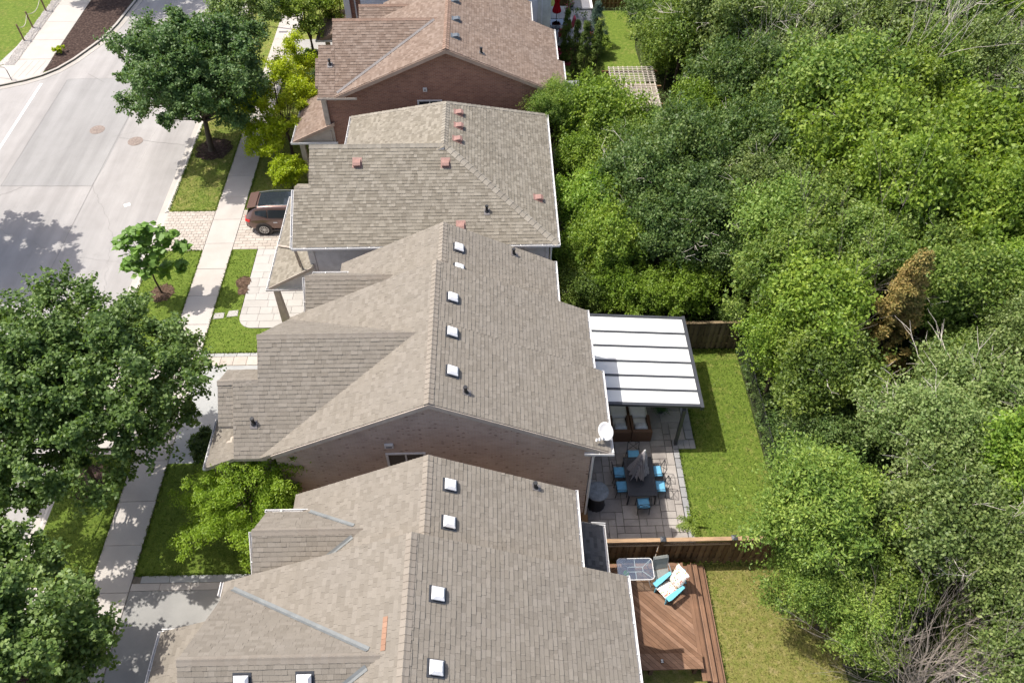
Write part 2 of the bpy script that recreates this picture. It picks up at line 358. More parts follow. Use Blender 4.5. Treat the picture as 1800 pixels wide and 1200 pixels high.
# ------------------------------------------------------------------ the setting: ground, road, pavement, lawns
ZR = -.10
sheet('ground', rect(-300, 300, -250, 400), -.20, 'soil')
sheet('road', [(-80, -30), (-17.6, -30), (-17.6, 90), (-26.4, 90), (-26.4, 57), (-26.9, 53), (-28, 50), (-30, 47.6), (-34, 45.5), (-80, 45.5)], ZR, 'asphalt')
sheet('road_patch', [(-27.68, 47.0), (-27.72, 36.05), (-22.66, 35.95), (-22.5, 37.7), (-22.5, 47.1)], ZR + .005, 'asphalt_patch')
def strip(name, pts, w, z, mat, parent=None, kind='structure'):
    m = MB(); pts = [Vector((x, y, z)) for x, y in pts]
    L = []; Rr = []
    for i, p in enumerate(pts):
        d = pts[min(i + 1, len(pts) - 1)] - pts[max(i - 1, 0)]; n = Vector((-d.y, d.x, 0)).normalized() * (w / 2)
        L.append(p + n); Rr.append(p - n)
    k = len(pts); m.add(L + Rr, [(i, k + i, k + i + 1, i + 1) for i in range(k - 1)])
    o = m.build(name, mat, parent)
    if kind: o['kind'] = kind
    return o
def wob(a, b, n, amp):
    return [(a[0] + (b[0] - a[0]) * i / n + rnd(-amp, amp) * (0 < i < n), a[1] + (b[1] - a[1]) * i / n + rnd(-amp, amp) * (0 < i < n)) for i in range(n + 1)]
for a, b, w, amp in (((-22.52, 47), (-22.62, 36), .03, .012), ((-22.62, 36), (-22.55, 8), .025, .015), ((-22.5, 40.5), (-18.4, 39.66), .025, .03), ((-27.7, 46.9), (-27.72, 36.05), .025, .012),
                     ((-27.7, 36.05), (-22.62, 35.95), .03, .012), ((-22.6, 36.0), (-20.3, 32.0), .015, .10), ((-20.3, 32.0), (-19.3, 27.2), .012, .10), ((-26.5, 35.9), (-27.5, 35.2), .025, .05),
                     ((-26.6, 47.6), (-25.3, 46.6), .04, .01), ((-27.6, 46.98), (-22.5, 47.1), .015, .01), ((-22.9, 40.6), (-21.6, 41.1), .012, .03), ((-20.5, 41.5), (-20.6, 37.5), .01, .04),
                     ((-22.5, 30.4), (-18.4, 29.6), .012, .06), ((-24.8, 40), (-26.4, 38.2), .012, .05), ((-27.6, 33), (-22.6, 30.5), .012, .12), ((-22, 26), (-19, 24.3), .012, .1)):
    strip('road_crack', wob(a, b, 24, amp), w * .6, ZR + .010, 'crack')
strip('road_marking', [(-29.22, 46.5), (-29.15, 36.0)], .16, ZR + .008, 'paint_white')
strip('road_marking', [(-20.35, 34.2), (-20.05, 34.35)], .26, ZR + .008, 'paint_white')

def manhole(x, y, label):
    t = thing('manhole_cover', label, 'manhole cover', (x, y, ZR + .004), 0, 'manhole covers in the street')
    m = MB().lathe([(.44, 0), (.44, .010), (.36, .012), (.36, .008)], 28); m.build('frame_ring', 'iron', t, False)
    m = MB().lathe([(.345, 0), (.345, .012), (.31, .016)], 28)
    m.build('lid', 'iron', t, False)
    m = MB()
    for i in range(-3, 4):
        for j in range(-3, 4):
            if i * i + j * j < 10: m.box(i * .085 - .02, i * .085 + .02, j * .085 - .02, j * .085 + .02, .016, .022)
    tag(m.build('stud', 'iron', t, False), kind='stuff')
manhole(-24.03, 41.32, 'round iron manhole cover in the smooth road patch, farther from the kerb')
manhole(-21.41, 40.11, 'round iron manhole cover on the crack, nearer the maple by the kerb')

# kerb and gutter along the houses' side
def kerb_seg(y0, y1, low=False):
    m = MB(); top = ZR + .035 if low else .0
    prof = [(-18.25, ZR + .006), (-17.98, ZR + .012), (-17.88, top - .02), (-17.84, top), (-17.72, top), (-17.72, -.2), (-18.25, -.2)]
    m.prism([(x, y0, z) for x, z in prof], (0, y1 - y0, 0)); o = m.build('kerb', 'kerb'); o['kind'] = 'structure'; return o
for y0, y1, low in ((-20, 6.2, 0), (6.205, 12.5, 1), (12.505, 18.2, 0), (18.205, 23.0, 1), (23.005, 30.45, 0), (30.455, 33.55, 1), (33.555, 47, 0), (47.005, 85, 0)):
    kerb_seg(y0, y1, low)
# boulevard and front lawns
def lawn(pts, mat, z=0., name='front_lawn'): return sheet(name, pts, z, mat, .2)
lawn(rect(-17.72, -15.2, 33.55, 85), 'grass_front'); lawn(rect(-17.72, -15.2, 23.0, 30.45), 'grass_lush'); lawn(rect(-17.72, -15.2, 12.5, 18.2), 'grass_lush'); lawn(rect(-17.72, -15.2, -20, 6.2), 'grass_lush')
# sidewalk of separate slabs
sw = sheet('sidewalk', rect(-15.19, -13.70, -20, 85), -.03, 'joint', .15)
me = None; slabm = MB().bbox(0, 1.475, 0, 1.86, -.05, .012, .008)
y = 1.0; first = None
while y < 60:
    if first is None:
        first = slabm.build('sidewalk_slab', 'concrete', sw, False); o = first
    else:
        o = first.copy(); COL.objects.link(o)
    o.location = (-15.183, y, .012 + rnd(-.003, .003)); y += 1.872
# driveway of house 3 : small pavers in running bond, both sides of the sidewalk
def paved(name, x0, x1, y0, y1, pw, ph, mat, piece, z=.012, gap=.012, jmat='joint', rot=False):
    base = sheet(name, rect(x0, x1, y0, y1), z - .035, jmat, .12)
    pm = MB().bbox(0, pw - gap, 0, ph - gap, -.05, 0, .006); f = None; r = 0; y = y0
    while y < y1 - .02:
        x = x0 - (pw / 2 if r % 2 else 0)
        while x < x1 - .02:
            a, b = max(x, x0), min(x + pw, x1); h = min(ph, y1 - y)
            if b - a > .04:
                if f is None: f = pm.build(piece, mat, base, False); o = f
                else: o = f.copy(); COL.objects.link(o)
                o.location = (a, y, z + rnd(-.003, .003)); o.scale = ((b - a) / pw, h / ph, 1)
            x += pw
        y += ph; r += 1
    return base
paved('driveway_apron', -17.70, -15.21, 30.45, 33.55, .27, .21, 'paver', 'paver')
paved('driveway', -13.69, -8.0, 30.5, 33.6, .42, .21, 'paver', 'paver')
# house 3 front walk: large slabs with a rounded near corner, clipped to the outline
def slab_field(name, outline, sizes, mat, piece, z, gap=.012, jit=.0, holes=(), row=.5):
    outline = ccw(outline); base = sheet(name, outline, z - .03, 'joint', .12)
    xs = [p[0] for p in outline]; ys = [p[1] for p in outline]; y = min(ys)
    while y < max(ys) - .01:
        h = row if not hasattr(row, '__len__') else random.choice(row); x = min(xs) - rnd(0, .4)
        while x < max(xs):
            w = random.choice(sizes)
            p = clip([(x + gap / 2, y + gap / 2), (x + w - gap / 2, y + gap / 2), (x + w - gap / 2, y + h - gap / 2), (x + gap / 2, y + h - gap / 2)], outline)
            if len(p) > 2 and area2(p) > .004 and not any(a < x + w / 2 < b and c < y + h / 2 < d for a, b, c, d in holes):
                zz = z + rnd(-.003, .003)
                MB().prism([(a, b, zz) for a, b in p], (0, 0, -.06)).build(piece, mat, base)
            x += w
        y += h
    return base
curve = [(-12.38 + .75 - .75 * math.cos(a), 25.05 + .75 - .75 * math.sin(a)) for a in [R_(d) for d in range(0, 91, 10)]]
slab_field('front_walk', [(-12.38, 30.48)] + curve + [(-8.0, 25.05), (-8.0, 30.48)], [.6, .9, .75, 1.2], 'slab_pale', 'paving_slab', .02, row=(.45, .6))
lawn([(-13.69, 30.48), (-12.42, 30.48), (-12.42, 25.8), (-12.42, 25.02), (-7.9, 25.02), (-7.9, 23.56), (-13.69, 23.56)], 'grass_lush')
lawn(rect(-12.45, -11.6, 24.98, 25.95), 'grass_lush', -.012); lawn(rect(-13.69, -8.2, 33.62, 49.5), 'grass_front'); lawn(rect(-13.69, -7.9, 12.86, 17.7), 'grass_lush')
lawn(rect(-13.69, -8.2, 51.5, 85), 'grass_front'); sheet('front_walk', rect(-13.69, -8.2, 49.5, 51.5), .0, 'asphalt_drive', .2)
for x0, x1, y0, y1 in ((-13.64, -13.14, 25.66, 26.03), (-13.0, -12.5, 25.78, 26.17)):
    t = tag(MB().prism([(x0, y0, .02), (x1, y0 + .06, .02), (x1 - .02, y1 + .04, .02), (x0 + .03, y1, .02)], (0, 0, -.06)).build('stepping_stone', 'slab_pale'),
        'pale square stepping stone in the lawn beside the %s' % ('sidewalk' if x0 < -13.3 else 'curved stone walk'), 'stepping stone', 'stepping stones in the front lawn')
# house 2 driveway with a stone border
sheet('driveway', rect(-13.69, -8.6, 17.7, 22.80), .004, 'slab_grey', .2)
sheet('driveway_apron', rect(-17.70, -15.21, 18.2, 23.0), .004, 'concrete', .2)
bb = sheet('driveway_border', rect(-13.69, -8.6, 22.80, 23.54), .0, 'joint', .2)
x = -13.68
while x < -9.2:
    w = rnd(.42, .62)
    MB().bbox(x, x + w - .012, 22.82, 23.32, -.05, .022, .008).build('border_stone', 'paver', bb); MB().bbox(x + .1, x + w + .08, 23.335, 23.53, -.05, .02, .008).build('border_stone', 'slab_grey', bb); x += w
# house 1 driveway: asphalt with a pale and a grey band
sheet('driveway', rect(-13.69, -8.2, -10, 12.28), .004, 'asphalt_drive', .2); sheet('driveway_apron', rect(-17.70, -15.21, 6.2, 12.5), .004, 'concrete', .2)
bb = sheet('driveway_border', rect(-13.69, -8.2, 12.285, 12.855), .0, 'joint', .2)
x = -13.68
while x < -8.6:
    w = rnd(.8, 1.3); MB().bbox(x, x + w - .012, 12.29, 12.56, -.05, .018, .006).build('border_stone', 'concrete', bb); MB().bbox(x + .3, x + w + .288, 12.575, 12.85, -.05, .03, .006).build('border_stone', 'slab_grey', bb); x += w
# mulch rings
def disc(name, x, y, r, mat, z=.03, label=None, cat=None):
    m = MB(); n = 26; rr = [r * rnd(.86, 1.08) for _ in range(n)]
    ring = [(x + rr[k] * math.cos(6.283 * k / n), y + rr[k] * math.sin(6.283 * k / n), .004) for k in range(n)]
    mid = [(x + rr[k] * .6 * math.cos(6.283 * k / n), y + rr[k] * .6 * math.sin(6.283 * k / n), z) for k in range(n)]
    m.add(ring + mid + [(x, y, z * 1.3)], [(k, (k + 1) % n, n + (k + 1) % n, n + k) for k in range(n)] + [(n + k, n + (k + 1) % n, 2 * n) for k in range(n)])
    o = m.build(name, mat); o['kind'] = 'structure'
    m = MB()   # loose bark chips
    for _ in range(int(260 * r * r)):
        a = rnd(0, 6.28); q = r * math.sqrt(random.random()) * 1.02; px, py = x + q * math.cos(a), y + q * math.sin(a); b = rnd(0, 3.14); l = rnd(.03, .07)
        m.bar((px, py, .035), (px + l * math.cos(b), py + l * math.sin(b), .035 + rnd(-.01, .03)), .025, .01)
    tag(m.build('bark_chips', mat, o), kind='stuff')
disc('mulch_ring', -16.5, 27.45, .62, 'mulch'); disc('mulch_ring', -16.5, 39.1, 1.1, 'mulch_dark'); disc('mulch_ring', -12.62, 28.1, .42, 'mulch'); disc('mulch_ring', -12.55, 27.5, .3, 'mulch')
disc('mulch_ring', -16.5, 16.9, .9, 'mulch_dark'); disc('mulch_ring', -16.5, 8.5, .9, 'mulch_dark')
# lots under and between the houses, back yards, woodland floor
sheet('side_yard', rect(-8.0, 3.4, -12, 60), -.01, 'joint', .15)
sheet('back_lawn', rect(3.4, 10.75, 12.96, 23.36), 0, 'grass', .2); sheet('back_lawn', rect(3.4, 11.6, -12, 12.94), 0, 'grass_dry', .2)
sheet('woodland_floor', [(3.4, 23.38), (10.76, 23.38), (10.76, 14.2), (11.62, 12.9), (11.62, -12), (90, -12), (90, 120), (3.4, 120)], -.012, 'soil')
sheet('back_lawn', [(3.4, 44.4), (9.6, 44.4), (9.4, 50), (10.2, 55), (3.4, 55.0)], 0, 'grass', .15)
sheet('patio', rect(4.0, 9.5, 38.4, 44.38), 0, 'patio', .15)
sheet('far_boulevard', rect(-80, -28.9, -30, 35.5), -.02, 'grass', .15)
# corner block across the street
CC = [(-26.2, 85), (-26.2, 57.4), (-26.55, 53.9), (-26.9, 52.1), (-27.3, 51.0), (-28.0, 49.3), (-28.7, 48.1), (-29.5, 47.3), (-30.4, 46.75), (-31.7, 46.2), (-34, 45.6), (-80, 45.55)]
sheet('corner_lawn', CC + [(-80, 85)], -.02, 'grass', .18)
def offs(pts, d):
    out = []
    for i, p in enumerate(pts):
        a = Vector(pts[max(i - 1, 0)]); b = Vector(pts[min(i + 1, len(pts) - 1)]); t = (b - a).normalized(); out.append((p[0] - t.y * d, p[1] + t.x * d))
    return out
def ribbon(name, A, B, z0, z1, mat):
    m = MB(); n = len(A); m.add([(x, y, z1) for x, y in A] + [(x, y, z1) for x, y in B] + [(x, y, z0) for x, y in A] + [(x, y, z0) for x, y in B],
        [(i, n + i, n + i + 1, i + 1) for i in range(n - 1)] + [(i, i + 1, 2 * n + i + 1, 2 * n + i) for i in range(n - 1)] + [(n + i, 3 * n + i, 3 * n + i + 1, n + i + 1) for i in range(n - 1)])
    o = m.build(name, mat); o['kind'] = 'structure'; return o
ribbon('kerb', CC, offs(CC, -.16), -.2, .02, 'kerb'); ribbon('gutter', offs(CC, .38), offs(CC, .004), -.2, ZR + .014, 'kerb')
lw = sheet('sidewalk', [(-31.62, 49.2), (-29.5, 48.2), (-29.5, 85), (-31.7, 85)], .004, 'joint', .1)
y = 49.3
while y < 64:
    MB().bbox(-31.64, -29.52, y, y + 2.48, -.05, .02, .008).build('sidewalk_slab', 'concrete', lw); y += 2.5
sheet('kerb_ramp', [(-31.62, 49.28), (-29.5, 49.28), (-29.5, 47.5), (-30.4, 46.95), (-31.7, 46.4), (-35.5, 45.7), (-35.5, 48.2), (-32.6, 48.5)], .008, 'concrete', .1)
for k in range(5): strip('ramp_groove', [(-31.3 + k * .42, 47.0 + k * .12), (-31.05 + k * .42, 49.1)], .02, .013, 'crack')
sheet('planting_bed', [(-29.48, 47.75), (-28.6, 48.45), (-27.9, 49.6), (-27.2, 51.2), (-26.8, 53), (-26.45, 57), (-26.4, 75), (-29.48, 75)], .012, 'mulch_dark')
sheet('gravel_strip', [(-32.9, 48.4), (-31.66, 49.3), (-31.66, 75), (-32.35, 75), (-32.3, 54), (-32.45, 51)], .006, 'gravel')
m = MB()
for _ in range(2600):
    yy = rnd(48.6, 60); px = rnd(-32.35, -31.7); r = rnd(.025, .06)
    m.lathe([(r * .5, -.01), (r, r * .25), (r * .5, r * .6)], 5, (px, yy, .01))
tag(m.build('loose_pebbles', 'gravel'), 'pale rounded pebbles filling the strip between corner lawn and sidewalk', 'gravel', kind='stuff')

# ------------------------------------------------------------------ houses
_cr = cam.rotation_euler.to_matrix()
def proj(P):
    c = _cr.transposed() @ (Vector(P) - Vector((0, 0, CAMH)))
    return (900 + 1400 * c.x / -c.z, 600 - 1400 * c.y / -c.z, -c.z)
def zat(pl, x, y):
    n, d, poly = pl['n'], pl['d'], pl['xy']
    for i in range(len(poly)):
        ax, ay = poly[i]; bx, by = poly[(i + 1) % len(poly)]
        if (bx - ax) * (y - ay) - (by - ay) * (x - ax) < 0: return None
    return (d - n.x * x - n.y * y) / n.z
UNIT = {}
def unit_shingle(mat):
    if mat not in UNIT:
        m = MB(); m.add([(0, 0, .020), (1, 0, .020), (1, 1, .005), (0, 1, .005), (0, 0, -.004), (1, 0, -.004), (1, 1, -.004), (0, 1, -.004)], [(0, 1, 2, 3), (0, 4, 5, 1), (1, 5, 6, 2), (3, 7, 4, 0)])
        me = bpy.data.meshes.new('shingle'); me.from_pydata(m.v, [], m.f); me.materials.append(M[mat]); UNIT[mat] = me
    return UNIT[mat]
class Roof:
    E = .143
    def __init__(s, house, mat, trim='trim', singles=300):
        s.h = house; s.mat = mat; s.trim = trim; s.pl = []; s.N = singles; s.caps = []; s.thick = .15
    def plane(s, pts, exp=None, mat=None):
        pts = [Vector(p) for p in pts]; n = (pts[1] - pts[0]).cross(pts[2] - pts[0])
        if n.z < 0: pts = pts[::-1]; n = -n
        n.normalize(); s.pl.append({'p': pts, 'n': n, 'd': n.dot(pts[0]), 'xy': [(p.x, p.y) for p in pts], 'e': exp or s.E, 'm': mat or s.mat}); return s.pl[-1]
    def gableY(s, xr, zr, xl, xe, y0, y1, sl, sr=None):     # ridge runs along Y
        sr = sr or sl
        s.plane([(xr, y0, zr), (xr, y1, zr), (xl, y1, zr - sl * (xr - xl)), (xl, y0, zr - sl * (xr - xl))])
        s.plane([(xr, y0, zr), (xe, y0, zr - sr * (xe - xr)), (xe, y1, zr - sr * (xe - xr)), (xr, y1, zr)])
    def gableX(s, yr, zr, yn, yf, x0, x1, sl):               # ridge runs along X
        s.plane([(x0, yr, zr), (x0, yn, zr - sl * (yr - yn)), (x1, yn, zr - sl * (yr - yn)), (x1, yr, zr)])
        s.plane([(x0, yr, zr), (x1, yr, zr), (x1, yf, zr - sl * (yf - yr)), (x0, yf, zr - sl * (yf - yr))])
    def cap(s, a, b, la, lb, w=.17, step=.2):
        """ridge or hip line a-b; la, lb are the directions down the two slopes"""
        s.caps.append((Vector(a), Vector(b), Vector(la).normalized(), Vector(lb).normalized(), w, step))
    def hip(s, a, b, pa, pb, w=.17, step=.24):
        a = Vector(a); b = Vector(b); d = (b - a).normalized(); ls = []
        for p in (pa, pb):
            l = p['n'].cross(d); c = sum(p['p'], Vector((0, 0, 0))) / len(p['p']) - a
            ls.append(l if l.dot(c) > 0 else -l)
        s.cap(a, b, ls[0], ls[1], w, step)
    def finish(s):
        m = MB()
        for p in s.pl:
            m.prism([q - p['n'] * .004 for q in p['p']], (0, 0, -s.thick), 1)
        roof = m.build('roof', [s.trim, s.trim], s.h); s.roof = roof; off = woff(roof)
        tabs = []
        for pi, p in enumerate(s.pl):
            n = p['n']; S = (Vector((0, 0, 1)) - n * n.z).normalized(); U = S.cross(n); O = min(p['p'], key=lambda q: q.z)
            poly = ccw([((q - O).dot(U), (q - O).dot(S)) for q in p['p']]); umin = min(q[0] for q in poly); umax = max(q[0] for q in poly); smax = max(q[1] for q in poly)
            e = p['e']; r = 0; sv = -.01; others = [q for q in s.pl if q is not p]
            while sv < smax:
                u = umin - rnd(0, .35)
                while u < umax:
                    w = random.choice((.10, .13, .155, .165, .2, .24, .30)); th = random.choice((.012, .016, .022))
                    c = O + U * (u + w / 2) + S * (sv + e / 2)
                    hid = False
                    for q in others:
                        z = zat(q, c.x, c.y)
                        if z is not None and c.z + .09 < z < c.z + 1.1: hid = True; break
                    if not hid:
                        rec = [(u, sv), (u + w - .003, sv), (u + w - .003, sv + e + .01), (u, sv + e + .01)]
                        k = clip(rec, poly)
                        if len(k) >= 3 and area2(k) > .0006:
                            full = len(k) == 4 and abs(area2(k) - (w - .003) * (e + .01)) < 1e-5
                            tabs.append((p, O, U, S, n, k, sv, e, th, full, u, w))
                    u += w
                sv += e; r += 1
        sc = []
        for i, t in enumerate(tabs):
            if not t[9]: continue
            c = t[1] + t[2] * t[10] + t[3] * t[6]; x, y, d = proj(c)
            if 10 < x < 1790 and 10 < y < 1190:
                v = (Vector((0, 0, CAMH)) - c).normalized().dot(t[4])
                if v > .1: sc.append((v * t[11] * t[7] / d / d, i))
        sc.sort(reverse=True); pick = set(i for _, i in sc[:s.N])
        mm = {}
        for i, (p, O, U, S, n, k, sv, e, th, full, u, w) in enumerate(tabs):
            if i in pick:
                o = bpy.data.objects.new('shingle', unit_shingle(p['m'])); COL.objects.link(o); o.parent = roof
                P = O + U * u + S * sv - off; ww = w - .003; ee = e + .01; z = th / .016
                o.matrix_local = Matrix(((U.x * ww, S.x * ee, n.x * z, P.x), (U.y * ww, S.y * ee, n.y * z, P.y), (U.z * ww, S.z * ee, n.z * z, P.z), (0, 0, 0, 1)))
                continue
            m = mm.setdefault(p['m'], MB()); b = len(m.v); nk = len(k)
            for a, q in k:
                m.v.append(O + U * a + S * q + n * (th * (1 - (q - sv) / (e + .01)) + .004))
            for a, q in k: m.v.append(O + U * a + S * q - n * .004)
            m.f.append(tuple(range(b, b + nk)))
            for j in range(nk):
                j2 = (j + 1) % nk
                if k[j][1] > sv + e and k[j2][1] > sv + e: continue
                m.f.append((b + j, b + nk + j, b + nk + j2, b + j2))
        for mk, m in mm.items():
            m.mi = [0] * len(m.f); me = bpy.data.meshes.new('shingles'); me.from_pydata([tuple(v - off) for v in m.v], [], m.f); me.materials.append(M[mk])
            tag(add_obj('shingles', me, roof), kind='stuff')
        for a, b, la, lb, w, step in s.caps:
            d = (b - a); L = d.length; d.normalize(); k = max(1, round(L / step)); st = L / k
            up = -(la + lb).normalized()
            vs = []
            for y, lift in ((-.012, .040), (st, .022)):
                for off_, ax in ((w, la), (w * .35, la), (0, None), (w * .35, lb), (w, lb)):
                    q = d * y + up * (lift + (.012 if ax is None else 0)); 
                    if ax is not None: q = q + ax * off_
                    vs.append(q)
            vs += [v - up * .045 for v in vs]
            fs = [(i, i + 1, 6 + i, 5 + i) for i in range(4)] + [(i, 10 + i, 11 + i, i + 1) for i in range(4)] + [(0, 5, 15, 10), (4, 14, 19, 9)]
            me = bpy.data.meshes.new('ridge_shingle'); me.from_pydata([tuple(v) for v in vs], [], fs); me.materials.append(M[s.mat.replace('sh_', 'cap_') if s.mat.replace('sh_', 'cap_') in M else s.mat]); fix_normals(me)
            for i in range(k):
                o = add_obj('ridge_shingle', me, roof); o.location = a + d * (st * i) - off
        return roof
def gutter(parent, a, b, out, mat='white', w=.10, h=.09, ends=True):
    a = Vector(a); b = Vector(b); out = Vector(out).normalized(); d = (b - a).normalized(); up = Vector((0, 0, 1)); m = MB()
    def sl(o0, o1, z0, z1): m.prism([a + out * o0 + up * z0, a + out * o1 + up * z0, a + out * o1 + up * z1, a + out * o0 + up * z1], b - a)
    sl(.005, .018, -h, .0); sl(.018, w - .02, -h, -h + .015); sl(w - .02, w, -h, .012)
    if ends:
        for q, sg in ((a, -1), (b, 1)): m.prism([q + out * .0 - up * h, q + out * w - up * h, q + out * w + up * .012, q + up * .012], d * (.012 * sg))
    L = (b - a).length; k = int(L / .9)
    for i in range(k):
        c = a + d * (.5 + i * .9); m.bar(c + out * .005 + up * .006, c + out * w + up * .01, .025, .008)
    return m.build('gutter', mat, parent)
def vent(parent, P, n, kind):
    n = Vector(n).normalized(); S = (Vector((0, 0, 1)) - n * n.z).normalized(); U = S.cross(n); off = woff(parent); P = Vector(P)
    t = bpy.data.objects.new('roof_vent', None)
    mt = Matrix(((U.x, S.x, n.x, P.x - off.x), (U.y, S.y, n.y, P.y - off.y), (U.z, S.z, n.z, P.z - off.z), (0, 0, 0, 1)))
    m = MB()
    if kind == 'dome':
        m.box(-.23, .23, -.25, .23, .012, .024, 1); m.box(-.155, .155, -.155, .155, .02, .10, 1)
        a, b = .18, .115; m.add([(-a, -a, .075), (a, -a, .075), (a, a, .075), (-a, a, .075), (-a, -a, .115), (a, -a, .115), (a, a, .115), (-a, a, .115), (-b, -b, .185), (b, -b, .185), (b, b, .185), (-b, b, .185)],
              [(3, 2, 1, 0), (8, 9, 10, 11)] + [(i, (i + 1) % 4, 4 + (i + 1) % 4, 4 + i) for i in range(4)] + [(4 + i, 4 + (i + 1) % 4, 8 + (i + 1) % 4, 8 + i) for i in range(4)])
        mats = ['vent_white', 'charcoal']; nm = 'roof_vent'
    elif kind in ('red', 'dark'):
        m.box(-.20, .20, -.22, .24, .012, .024, 1); m.prism([(-.15, -.17, .02), (-.15, .16, .02), (-.15, .10, .075), (-.15, -.05, .17), (-.15, -.17, .15)], (.30, 0, 0))
        mats = ['vent_red', 'vent_red'] if kind == 'red' else ['vent_dark', 'vent_dark']; nm = 'roof_vent'
    elif kind == 'small':
        m.box(-.10, .10, -.1, .1, .012, .02, 1); m.bbox(-.085, .085, -.085, .085, .02, .10, .03); mats = ['vent_white', 'flash']; nm = 'roof_vent'
    else:
        m.box(-.12, .12, -.17, .12, .012, .026, 1); up = Vector((0, 0, 1)); lu = Vector((up.dot(U), up.dot(S), up.dot(n)))
        m.tube([Vector((0, 0, .0)), lu * .06], [.10, .065], 12); m.tube([lu * .05, lu * .24, lu * .26, lu * .30], [.055, .055, .075, .07], 12)
        mats = ['rubber', 'flash_dark']; nm = 'vent_pipe'
    o = m.build(nm, mats, parent, False); o.matrix_local = mt; return o
def wall_window(parent, xc, zc, w, h, y, frame='white', split=2):
    """window in a wall that faces the camera side (-Y) at plane y"""
    f = MB(); t = .055
    f.box(xc - w / 2 - t, xc + w / 2 + t, y - .05, y + .02, zc + h / 2, zc + h / 2 + t); f.box(xc - w / 2 - t, xc + w / 2 + t, y - .07, y + .02, zc - h / 2 - t, zc - h / 2)
    for k in range(split + 1):
        x = xc - w / 2 + w * k / split; f.box(x - t / 2 - (.5 * t if k in (0,) else 0), x + t / 2 + (.5 * t if k == split else 0), y - .045, y + .02, zc - h / 2, zc + h / 2)
    win = f.build('window', frame, parent)
    for k in range(split):
        MB().box(xc - w / 2 + w * k / split + t / 2, xc - w / 2 + w * (k + 1) / split - t / 2, y - .012, y + .02, zc - h / 2, zc + h / 2).build('pane', 'glass', win)
    return win
def side_window(parent, x, yc, zc, w, h, sgn, frame='white', split=2):
    f = MB(); t = .055; a, b = sorted((x + sgn * .05, x - sgn * .02))
    f.box(a, b, yc - w / 2 - t, yc + w / 2 + t, zc + h / 2, zc + h / 2 + t); f.box(a, b, yc - w / 2 - t, yc + w / 2 + t, zc - h / 2 - t, zc - h / 2)
    for k in range(split + 1):
        y = yc - w / 2 + w * k / split; f.box(a, b, y - t / 2, y + t / 2, zc - h / 2, zc + h / 2)
    win = f.build('window', frame, parent); a, b = sorted((x + sgn * .012, x - sgn * .02))
    for k in range(split): MB().box(a, b, yc - w / 2 + w * k / split + t / 2, yc - w / 2 + w * (k + 1) / split - t / 2, zc - h / 2, zc + h / 2).build('pane', 'glass', win)
def gable_wall(parent, mat, x0, x1, y0, y1, z0, xr, zr, slope, drop=.17):
    zl = zr - slope * (xr - x0) - drop; ze = zr - slope * (x1 - xr) - drop
    return MB().prism([(x0, y0, z0), (x1, y0, z0), (x1, y0, ze), (xr, y0, zr - drop), (x0, y0, zl)], (0, y1 - y0, 0)).build('wall', mat, parent)
def gable_wall_x(parent, mat, y0, y1, x0, x1, z0, yr, zr, slope, drop=.19):
    return MB().prism([(x0, y0, z0), (x0, y1, z0), (x0, y1, zr - slope * (y1 - yr) - drop), (x0, yr, zr - drop), (x0, y0, zr - slope * (yr - y0) - drop)], (x1 - x0, 0, 0)).build('wall', mat, parent)
def garage(parent, x, y0, y1, z1=2.3):
    g = MB().box(x - .03, x + .05, y0, y1, .02, z1).build('garage_door', 'trim', parent)
    for k in range(4):
        for j in range(4):
            a = y0 + .06 + (y1 - y0 - .06) * j / 4; MB().bbox(-.0, .02, 0, (y1 - y0) / 4 - .1, 0, z1 / 4 - .08, .0).build('panel', 'trim', g, False).location = Vector((x - .045, a, .05 + k * z1 / 4)) - woff(g)
def rake_board(parent, a, b, mat='trim', w=.03, h=.2):
    a = Vector(a); b = Vector(b); m = MB(); m.prism([a, b, b - Vector((0, 0, h)), a - Vector((0, 0, h))], (0, -w, 0)); return m.build('rake_board', mat, parent)
def valley(parent, a, b, na, nb, w=.14, mat='flash'):
    a = Vector(a); b = Vector(b); d = (b - a).normalized(); m = MB()
    la = na.cross(d).normalized(); lb = d.cross(nb).normalized()
    if la.z < 0: la = -la
    if lb.z < 0: lb = -lb
    up = Vector((0, 0, .035))
    A = [a + la * w + up, b + la * w + up, b + up, a + up]; B = [a + up, b + up, b + lb * w + up, a + lb * w + up]
    m.prism(A, (0, 0, -.012)); m.prism(B, (0, 0, -.012)); return m.build('valley_flashing', mat, parent)
UP = Vector((0, 0, 1))
def planes_meet(p, q, z0, z1):
    """points on the meeting line of planes p and q at heights z0 and z1"""
    out = []
    for z in (z0, z1):
        n1, d1, n2, d2 = p['n'], p['d'], q['n'], q['d']; a = np.array([[n1.x, n1.y], [n2.x, n2.y]]); r = np.linalg.solve(a, [d1 - n1.z * z, d2 - n2.z * z]); out.append(Vector((r[0], r[1], z)))
    return out

